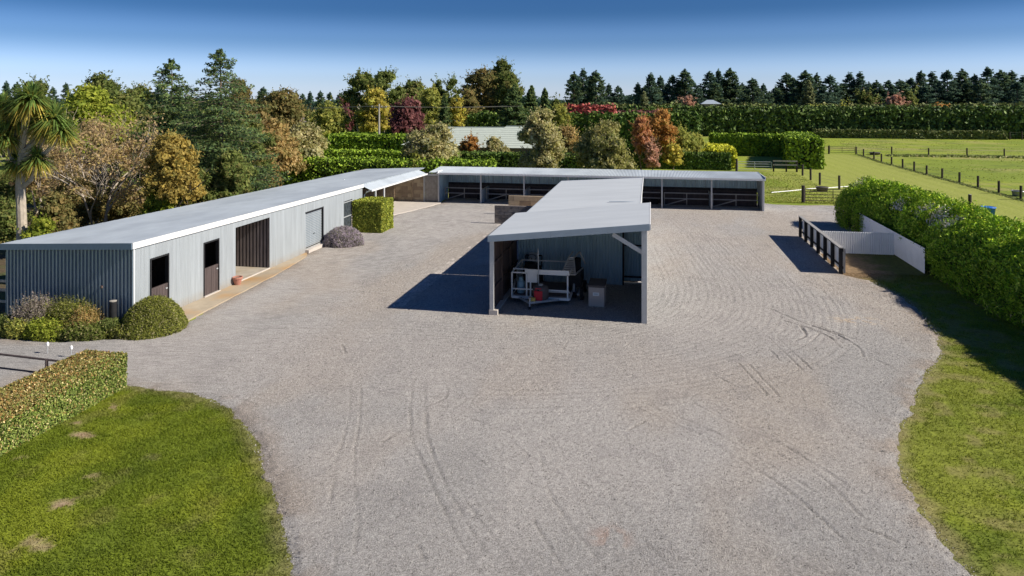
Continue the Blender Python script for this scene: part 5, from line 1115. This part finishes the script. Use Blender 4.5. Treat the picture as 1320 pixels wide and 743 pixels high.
def hedge(name, label, path, prof, pal_, n, size, cat='hedge', shoot=None, lump=.08, aspect=.55, jit=.8, ends=True, extra=None, seed=5, core=None, spray=0):
    """profile prof [(offset, z)...] swept along path; leaves over the skin, solid dark core inside stands in for shade"""
    r = np.random.default_rng(seed); P = np.array(path, float); seg = np.hypot(*np.diff(P, axis=0).T); cum = np.concatenate([[0], np.cumsum(seg)]); L_ = cum[-1]
    Q = np.array(prof, float); ps = np.hypot(*np.diff(Q, axis=0).T); pc = np.concatenate([[0], np.cumsum(ps)]); A1 = L_ * pc[-1]
    wid = Q[:, 0].max() - Q[:, 0].min(); hh = Q[:, 1].max(); A2 = 2 * wid * hh; n1 = int(n * A1 / (A1 + A2)); n2 = n - n1
    t = np.concatenate([r.uniform(0, L_, n1), np.where(r.uniform(0, 1, n2) < .5, 0, L_)]); u = np.concatenate([r.uniform(0, pc[-1], n1), r.uniform(0, pc[-1], n2)])
    px_ = np.interp(t, cum, P[:, 0]); py_ = np.interp(t, cum, P[:, 1]); k = np.clip(np.searchsorted(cum, t, 'right') - 1, 0, len(seg) - 1); d = (P[k + 1] - P[k]) / seg[k][:, None]; nrm = np.stack([d[:, 1], -d[:, 0]], 1)
    off = np.interp(u, pc, Q[:, 0]); z = np.interp(u, pc, Q[:, 1]); kk = np.clip(np.searchsorted(pc, u, 'right') - 1, 0, len(ps) - 1); pd = (Q[kk + 1] - Q[kk]) / ps[kk][:, None]; on = -pd[:, 1]; oz = pd[:, 0]
    e_ = np.arange(n) >= n1; sc = np.where(e_, r.uniform(0, 1, n) ** .5, 1); c0 = (Q[:, 0].max() + Q[:, 0].min()) / 2; off = np.where(e_, c0 + (off - c0) * sc, off); z = np.where(e_, z * sc, z)
    lm = (fbm(t * .9 + off, z * 1.3 + off * .5, 7 + seed, 3) - .5) * 2 * lump + r.normal(0, .25 * size + lump * .25, n)
    N = np.stack([nrm[:, 0] * on, nrm[:, 1] * on, oz], 1); endd = np.where(t < .5 * L_, -1, 1); N[e_] = np.stack([d[:, 0] * endd, d[:, 1] * endd, 0 * endd], 1)[e_]
    X = np.stack([px_ + nrm[:, 0] * off, py_ + nrm[:, 1] * off, z], 1) + N * lm[:, None]; X[:, 2] = np.maximum(X[:, 2], .02)
    T = tints(n, pal_, r) * (.72 + .56 * fbm(t * 1.6 + 3, u * 1.6, seed, 3))[:, None]
    if extra: T = extra(X, T, r)
    NN = N + spray * np.stack([r.normal(0, .5, n), r.normal(0, .5, n), np.full(n, .6)], 1)
    V, F, T = leafquads(X, NN, size, T, aspect, jit, r)
    if shoot:
        def env(m_): k = r.choice(np.nonzero(X[:, 2] > hh * .35)[0], m_); return X[k], N[k]
        V, F, T = cat_((V, F, T), shoots(env, shoot[0], shoot[1], shoot[2], size * .95, pal_, r, .35))
    o = root(name, (P[0][0], P[0][1], 0), label, cat)
    put(bpy.data.objects.new('foliage', npmesh('foliage', V, F, M_leaf2, T)), o)
    mb = MB(); ins = .16 + lump * .6; m = len(Q); cz = hh * .5
    Pi = P.copy(); d0 = (P[1] - P[0]) / seg[0]; d1 = (P[-1] - P[-2]) / seg[-1]; Pi[0] += d0 * ins; Pi[-1] -= d1 * ins
    rows = []
    for i, p in enumerate(Pi):
        dd = (P[min(i + 1, len(P) - 1)] - P[max(i - 1, 0)]); dd = dd / np.hypot(*dd); nn = np.array([dd[1], -dd[0]]); rows.append(len(mb.v))
        for a, b in Q: a2 = a - math.copysign(min(ins, abs(a - c0)), a - c0) if abs(a - c0) > .01 else a; mb.v.append((p[0] + nn[0] * a2, p[1] + nn[1] * a2, max(0, b - ins) if b > ins else 0))
    for r0, r1 in zip(rows, rows[1:]):
        for k in range(m - 1): mb.f.append((r0 + k, r0 + k + 1, r1 + k + 1, r1 + k))
    mb.f.append(tuple(range(rows[0], rows[0] + m))); mb.f.append(tuple(range(rows[-1], rows[-1] + m))[::-1])
    mb.build('shade_core', core or M_shadecore, o); return o
M_shadecore = mat('hedge_shade_core', (.035, .035, .016), .95, .3, 4)  # solid core added to stop see-through, recess shade put into its colour
def boxprof(w, h): return [(-w / 2, 0), (-w / 2, h), (w / 2, h), (w / 2, 0)]

# ---------------------------------------------------------------- hedges
FLOW = ((14.2, 50.2), (14.3, 43.0), (14.7, 39.8), (14.6, 37.4), (14.6, 36.0))
def flowers_lit_top(X, T, r):
    for (x, y) in FLOW:
        d = np.hypot(X[:, 0] - x, (X[:, 1] - y) * .8); k = (d < .42 + .14 * r.normal(0, 1, len(X))) & (r.uniform(0, 1, len(X)) < .75) & (X[:, 2] > 2.2); T[k] = tints(int(k.sum()), 'flower', r)
    tip = (X[:, 2] > 2.3 + r.normal(0, .3, len(X))) & (r.uniform(0, 1, len(X)) < .6); T[tip] *= np.array([1.45, 1.3, .9])  # upper leaves brightened and yellowed: sunlit top painted into the leaf colour
    br = (r.uniform(0, 1, len(X)) < .03) & (X[:, 2] < .5); T[br] = tints(int(br.sum()), 'brown', r)
    return T
hedge('tall_hedge', 'tall loose bright green hedge with a few pale flower heads, running along the right side', [(14.0, 50.8), (14.2, 48.4), (15.05, 46.6), (15.15, 41), (14.95, 37), (14.9, 34), (15.05, 28), (15.2, 22), (15.2, 14), (15.2, 6)], [(-1.05, 0), (-1.3, 1.0), (-1.45, 2.2), (-1.25, 2.95), (-.8, 3.15), (0, 2.8), (.8, 2.25), (1.15, 1.3), (1.05, 0)][::-1], 'hedge_cypress', 200000, .085, lump=.36, aspect=.28, jit=.5, extra=flowers_lit_top, seed=3, spray=.9, shoot=(2400, .5, 12))
def rusty(X, T, r):
    k = (X[:, 2] > .8) & (X[:, 0] < -15.1 + r.normal(0, .3, len(X)) + (16.5 - X[:, 1]) * .15); T[k] = tints(int(k.sum()), 'hedge_rusty', r); return T
hedge('clipped_hedge', 'low clipped hedge with rusty tips beside the lawn in the left foreground', [(-15.5, 16.7), (-15.5, 12.5), (-15.45, 7)], boxprof(1.36, 1.02), 'hedge_photinia', 110000, .028, lump=.05, aspect=.6, jit=.9, extra=rusty, seed=4)
hedge('grass_tuft', 'tufty bright green plant between the pipe rail and the low hedge', [(-16.9, 16.9), (-16.4, 16.2), (-16.35, 15.2)], [(-.35, 0), (-.25, .45), (0, .6), (.25, .45), (.35, 0)], 'lime', 5000, .06, cat='plant', lump=.12, aspect=.2, seed=9)
def cubecol(X, T, r): return T
hedge('cube_hedge', 'neatly clipped block shaped hedge against the long shed', [(-17.4, 41.45), (-17.4, 43.55)], boxprof(1.95, 2.02), 'hedge_box', 22000, .062, lump=.03, seed=6)
hedge('green_hedge', 'bright green hedge close behind the long shed roof', [(-38, 63), (-26, 63.6), (-14, 64.2)], boxprof(2.2, 2.75), 'hedge_bright', 17000, .14, lump=.3, seed=12, shoot=(160, .4, 8))
hedge('clipped_hedge', 'long flat topped hedge behind the bright green one', [(-41.5, 79), (-26, 79)], boxprof(2.4, 2.45), 'hedge_bright', 10000, .17, lump=.12, seed=13)
hedge('clipped_hedge', 'flat topped clipped hedge behind the left bays and the house front', [(-22.5, 77), (-4.5, 77)], boxprof(1.8, 2.6), 'hedge_dark', 11000, .16, lump=.1, seed=14)
hedge('clipped_hedge', 'straight flat topped dark green hedge behind the right bays', [(-3.5, 90.2), (9.9, 90.2)], boxprof(1.6, 1.95), 'hedge_dark', 9000, .18, lump=.06, seed=15)
hedge('thick_hedge', 'deep flat topped green hedge in front of the power pole', [(-46.5, 101.5), (-30.5, 101.5)], boxprof(8.5, 3.3), 'hedge_bright', 14000, .24, lump=.2, seed=16)
hedge('golden_hedge', 'sloping golden yellow hedge behind the clipped dark one', [(9.3, 91.6), (9.3, 102.5)], boxprof(3.0, 2.3), 'hedge_gold', 9000, .2, lump=.15, seed=17)
hedge('golden_hedge', 'golden ground cover strip left of the sloping golden hedge', [(-.5, 92.8), (7.8, 93.5)], [(-1.2, 0), (-1, 1.9), (1, 2.3), (1.3, 0)], 'hedge_gold', 5000, .2, lump=.25, seed=18)
hedge('green_hedge', 'dark green trimmed hedge with bright top beyond the timber rails', [(9.8, 116.5), (22.2, 113.5)], boxprof(2.5, 3.1), 'hedge_bright', 12000, .24, lump=.2, seed=19)
hedge('green_hedge', 'bright lime green hedge end standing forward beside the mown strip', [(21.9, 112), (19.3, 93)], boxprof(3.8, 3.6), 'hedge_bright', 13000, .22, lump=.3, seed=20)
hedge('red_hedge', 'row of red leaved shrubs along the skyline before the mid pines', [(-14.4, 123), (-5.8, 122)], [(-1.2, 0), (-1.3, 6.2), (0, 7.7), (1.3, 6.2), (1.2, 0)], 'hedge_red', 5200, .3, lump=.5, seed=21)
hedge('red_hedge', 'duller dark red shrubs right of the bright red row', [(-5.8, 124), (2, 125)], [(-1.2, 0), (-1.2, 5.6), (0, 6.6), (1.2, 5.6), (1.2, 0)], 'maroon', 3500, .3, lump=.5, seed=22)
hedge('shelter_hedge', 'tall dark shelter hedge across the paddock on the right', [(-6, 175), (20, 178), (60, 178.5), (115, 178)], boxprof(4, 6.5), 'shelter', 46000, .42, lump=.75, seed=23)
hedge('shelter_hedge', 'second lower contrast shelter hedge behind the first one', [(-12, 212), (60, 214), (140, 212)], boxprof(4, 7.0), 'shelter_olive', 26000, .5, lump=.6, seed=24)
hedge('shelter_hedge', 'dark tall hedge behind the pale roofed house', [(-32, 121), (8, 122)], boxprof(4, 6.0), 'hedge_dark', 22000, .33, lump=.5, seed=25)
hedge('shelter_hedge', 'olive hedge behind the power pole on the left', [(-72, 140), (-50, 136), (-40, 134)], boxprof(4, 5.6), 'olive', 13000, .38, lump=.7, seed=26)
hedge('shelter_hedge', 'dark hedge low on the left below the far pines', [(-120, 150), (-70, 152)], boxprof(4, 5.5), 'dark_olive', 9000, .45, lump=.8, seed=27)
hedge('low_hedge', 'low olive hedge along the foot of the tall shelter hedge', [(37, 173.5), (76, 172.5)], boxprof(1.6, 1.7), 'shelter_olive', 9000, .3, lump=.15, seed=28)
wirefence('dark wooden fence at the far right foot of the shelter hedge', [(77 + 2.4 * k, 172.5) for k in range(12)], 1.8, (.6, 1.1, 1.6), .13)
# garden bed in front of the end wall
def mound(name, label, x, y, rx, ry, h, pal_, n, size, aspect=.55, seed=1, jit=.8, spray=0, pw=.5):
    r = np.random.default_rng(seed); o = root(name, (x, y, 0), label, 'shrub'); a = r.uniform(0, 6.28, n); u = r.uniform(0, 1, n) ** .5
    z = h * (1 - u ** 2.2) ** pw; l_ = 1 + .12 * (fbm(a * 2, u * 3, seed) - .5) * 2
    P = np.stack([x + rx * u * np.cos(a) * l_, y + ry * u * np.sin(a) * l_, np.maximum(.02, z + r.normal(0, .03 + size * .3, n))], 1); N = np.stack([np.cos(a) * u, np.sin(a) * u, 1.1 - u + spray], 1)
    T = tints(n, pal_, r) * (.7 + .6 * fbm(P[:, 0] * 2.5, P[:, 1] * 2.5, seed + 3))[:, None]
    V, F, T = leafquads(P, N, size, T, aspect, jit, r)
    if spray:
        def env(m_): k = r.integers(0, n, m_); return P[k], N[k]
        V, F, T = cat_((V, F, T), shoots(env, 260, h * .36, 9, size * .7, pal_, r, 1.0))
    put(bpy.data.objects.new('foliage', npmesh('foliage', V, F, M_leaf, T)), o)
    mb = MB(); rg = []
    for u_ in (0.05, .4, .7, .9, .97):
        rg.append(len(mb.v))
        for k in range(14): t = k * 6.283 / 14; mb.v.append((x + rx * u_ * .95 * math.cos(t), y + ry * u_ * .95 * math.sin(t), max(.0, h * (1 - u_ ** 2.2) ** pw - .08 - size)))
    for r0, r1 in zip(rg, rg[1:]):
        for k in range(14): mb.f.append((r0 + k, r1 + k, r1 + (k + 1) % 14, r0 + (k + 1) % 14))
    mb.build('shade_core', M_shadecore, o); return o  # dark cap under the leaves, with inner shade put into its colour
mound('dome_shrub', 'rounded clipped green dome at the corner of the long shed', -17.6, 21.55, 1.2, 1.2, 1.18, 'dome', 22000, .034, .45, 31, 1.0, 0, .75)
mound('low_shrub', 'spreading green ground shrub right in front of the dome', -17.9, 21.0, 1.3, .75, .45, 'dome', 7000, .042, .5, 32)
mound('wild_shrub', 'purple grey seedy shrub left in the bed by the end wall', -21.9, 20.75, .95, .7, 1.0, 'purplegrey', 7000, .04, .25, 33, 1.1, .6)
mound('wild_shrub', 'green bushy shrub in the middle of the bed by the end wall', -20.7, 20.9, 1.15, .7, .95, 'dome', 9000, .04, .35, 34, 1.1, .5)
mound('wild_shrub', 'low tan flowering shrub left of the short black post', -19.9, 20.75, .6, .6, .75, 'bronze', 4000, .04, .4, 35, 1.0, .3)
mound('wild_shrub', 'small dark shrub between the black post and the dome', -18.8, 20.85, .7, .45, .5, 'dark_olive', 4000, .045, .4, 36)
mound('grassy_plant', 'lime green grassy plant at the front of the bed', -20.9, 20.15, .85, .55, .48, 'lime', 6500, .06, .16, 37, 1.2, .8)
mound('grassy_plant', 'yellowish grassy plant left at the front of the bed', -21.9, 20.1, .65, .45, .42, 'yellow_green', 4000, .06, .16, 38, 1.2, .8)
mound('grassy_plant', 'straw tinted grassy plant before the short black post', -19.6, 20.3, .95, .5, .4, 'wild', 5500, .06, .16, 39, 1.2, .8)
mound('low_shrub', 'dark green low shrub at the far left of the bed', -23.0, 20.4, .9, .6, .5, 'dark_olive', 4500, .045, .5, 40)
mound('lavender_shrub', 'grey lavender mound beside the roller door', -17.35, 37.75, 1.25, 1.25, 1.0, 'lavender', 11000, .06, .3, 41, 1.0, 0, .7)
# wall plants at the left of the bed
# ---------------------------------------------------------------- cabbage tree
ct = root('cabbage_tree', (-28.8, 27, 0), 'tall cabbage tree with spiky leaf heads behind the near end of the long shed', 'tree')
r = np.random.default_rng(77); mb = MB(); bx_, by_ = -28.8, 27.0
mb.tube([(bx_, by_, 0), (bx_ + .05, by_, 2.5), (bx_ - .05, by_, 4.6), (bx_ + .05, by_, 6.0)], [.26, .22, .2, .17], 10)
heads = []
for (dx, dy, dz, s_) in ((0, 0, 8.15, .8), (-.75, .2, 7.2, .75), (.6, -.2, 8.2, .8), (1.5, .1, 7.3, .8), (1.05, .3, 6.9, .65), (-.9, -.2, 6.4, .65), (.75, -.1, 5.4, .6), (-.5, .1, 5.2, .65), (.3, .5, 7.2, .75), (2.0, 0, 6.7, .6), (-1.5, .2, 7.9, .7)):
    dx += .25; dz += .35; mb.tube([(bx_, by_, min(6, dz - 1.4)), (bx_ + dx * .6, by_ + dy * .6, dz - 1.0), (bx_ + dx, by_ + dy, dz - .1)], [.12, .1, .07], 7, cap=False); heads.append((bx_ + dx, by_ + dy, dz, s_))
mb.build('trunk', M_barkpale, ct)
for (hx, hy, hz, s_) in heads:
    s_ *= 1.0
    n = 330; a = r.uniform(0, 6.28, n); e_ = np.arcsin(r.uniform(-.75, 1, n)); Ld = s_ * r.uniform(.75, 1.1, n) * 1.5; V = []; dead = e_ < -.25
    c = np.where(dead[:, None], np.array([.50, .40, .09]), np.array([.19, .28, .07])) * r.uniform(.6, 1.5, (n, 1)); k = r.uniform(0, 1, n) < .2; c[k] = np.array([.30, .30, .06])
    D = np.stack([np.cos(a) * np.cos(e_), np.sin(a) * np.cos(e_), np.sin(e_)], 1); S = np.stack([-np.sin(a), np.cos(a), 0 * a], 1) * .028; O = np.array([hx, hy, hz])
    g = np.zeros((n, 3)); g[:, 2] = -1
    p0 = O + D * .05; p1 = O + D * Ld[:, None] * .5 + g * .03; p2 = O + D * Ld[:, None] + g * (.16 + .2 * np.cos(e_))[:, None] * Ld[:, None]
    V = np.stack([p0 - S, p0 + S, p1 + S * 1.3, p1 - S * 1.3, p2 + S * .2, p2 - S * .2], 1).reshape(-1, 3); F = (np.arange(n)[:, None, None] * 6 + np.array([(0, 1, 2, 3), (3, 2, 4, 5)])).reshape(-1, 4)
    put(bpy.data.objects.new('leaf_head', npmesh('leaf_head', V, F, M_leaf, np.repeat(c, 6, 0))), ct)
# ---------------------------------------------------------------- trees
for i, (k, x, y, h, rad, cb, pal_, lab) in enumerate(TREES):
    if k == 'leafy': mk_leafy(x, y, h, rad, cb, pal_, lab, 100 + i)
    elif k == 'gum': mk_leafy(x, y, h, rad, cb, pal_, lab, 100 + i, True)
    elif k == 'twiggy': mk_twiggy(x, y, h, rad, cb, pal_, lab, 100 + i)
    elif k == 'conifer': mk_conifer(x, y, h, rad, cb, pal_, lab, 100 + i)
    else: mk_pine(x, y, h, rad, lab)
# rough grass in the paddock and along the fence lines
def tufts(name, label, X, Y, s0, pal_):
    n = len(X); r = rng; P = np.stack([X, Y, np.full(n, s0 * .5)], 1); V, F, T = leafquads(P, np.tile([0, -1, .4], (n, 1)), s0, tints(n, pal_, r, .3), .5, .5, r)
    V[:, 2] = np.maximum(V[:, 2], .0); meta(put(bpy.data.objects.new(name, npmesh(name, V, F, M_leaf2, T)), None), label, 'grass', kind='stuff')
n = 9000; yy = rng.uniform(49, 120, n); tufts('grass_tufts', 'line of longer grass under the post and wire fence', 31.45 + rng.normal(0, .16, n) + (yy > 105) * (yy - 105) * .06, yy, .08, 'olive')
n = 4000; tufts('grass_tufts', 'band of rough grass under the far cross fence', rng.uniform(36, 70, n), 117.6 + rng.normal(0, .7, n), .2, 'wild')
n = 26000; xx = rng.uniform(32, 95, n); yy = rng.uniform(50, 172, n); k = fbm(xx * .22, yy * .35, 55) > .52; tufts('grass_tufts', 'patchy rough clumps over the grazed paddock', xx[k], yy[k], .07, 'tuft')
n = 9000; xx = rng.uniform(8.9, 17, n); yy = 61.0 + rng.uniform(0, 1, n) ** 2 * 26; tufts('grass_tufts', 'uneven grass behind the right end of the bays', xx, yy, .05, 'tuft')
# far wood on the horizon
def farwood(name, label, x0, x1, y, h, pal_, n, seed):
    r = np.random.default_rng(seed); X = r.uniform(x0, x1, n); top = h * (.55 + .6 * fbm(X * .06, X * 0, seed, 4)); Zp = top * r.uniform(0, 1, n) ** .6; Y = y + r.uniform(-6, 6, n)
    P = np.stack([X, Y, Zp], 1); V, F, T = leafquads(P, np.tile([0, -.5, .5], (n, 1)), .0032 * y, tints(n, pal_, r), .6, .8, r)
    meta(put(bpy.data.objects.new(name, npmesh(name, V, F, M_leaf, T)), None), label, 'wood', kind='stuff')
farwood('distant_wood', 'far dark wood along the horizon behind everything', -420, 420, 420, 11, 'pine', 26000, 91)
farwood('distant_wood', 'mixed scrub filling between the middle distance trees', -130, 0, 190, 6.5, 'olive', 14000, 92)
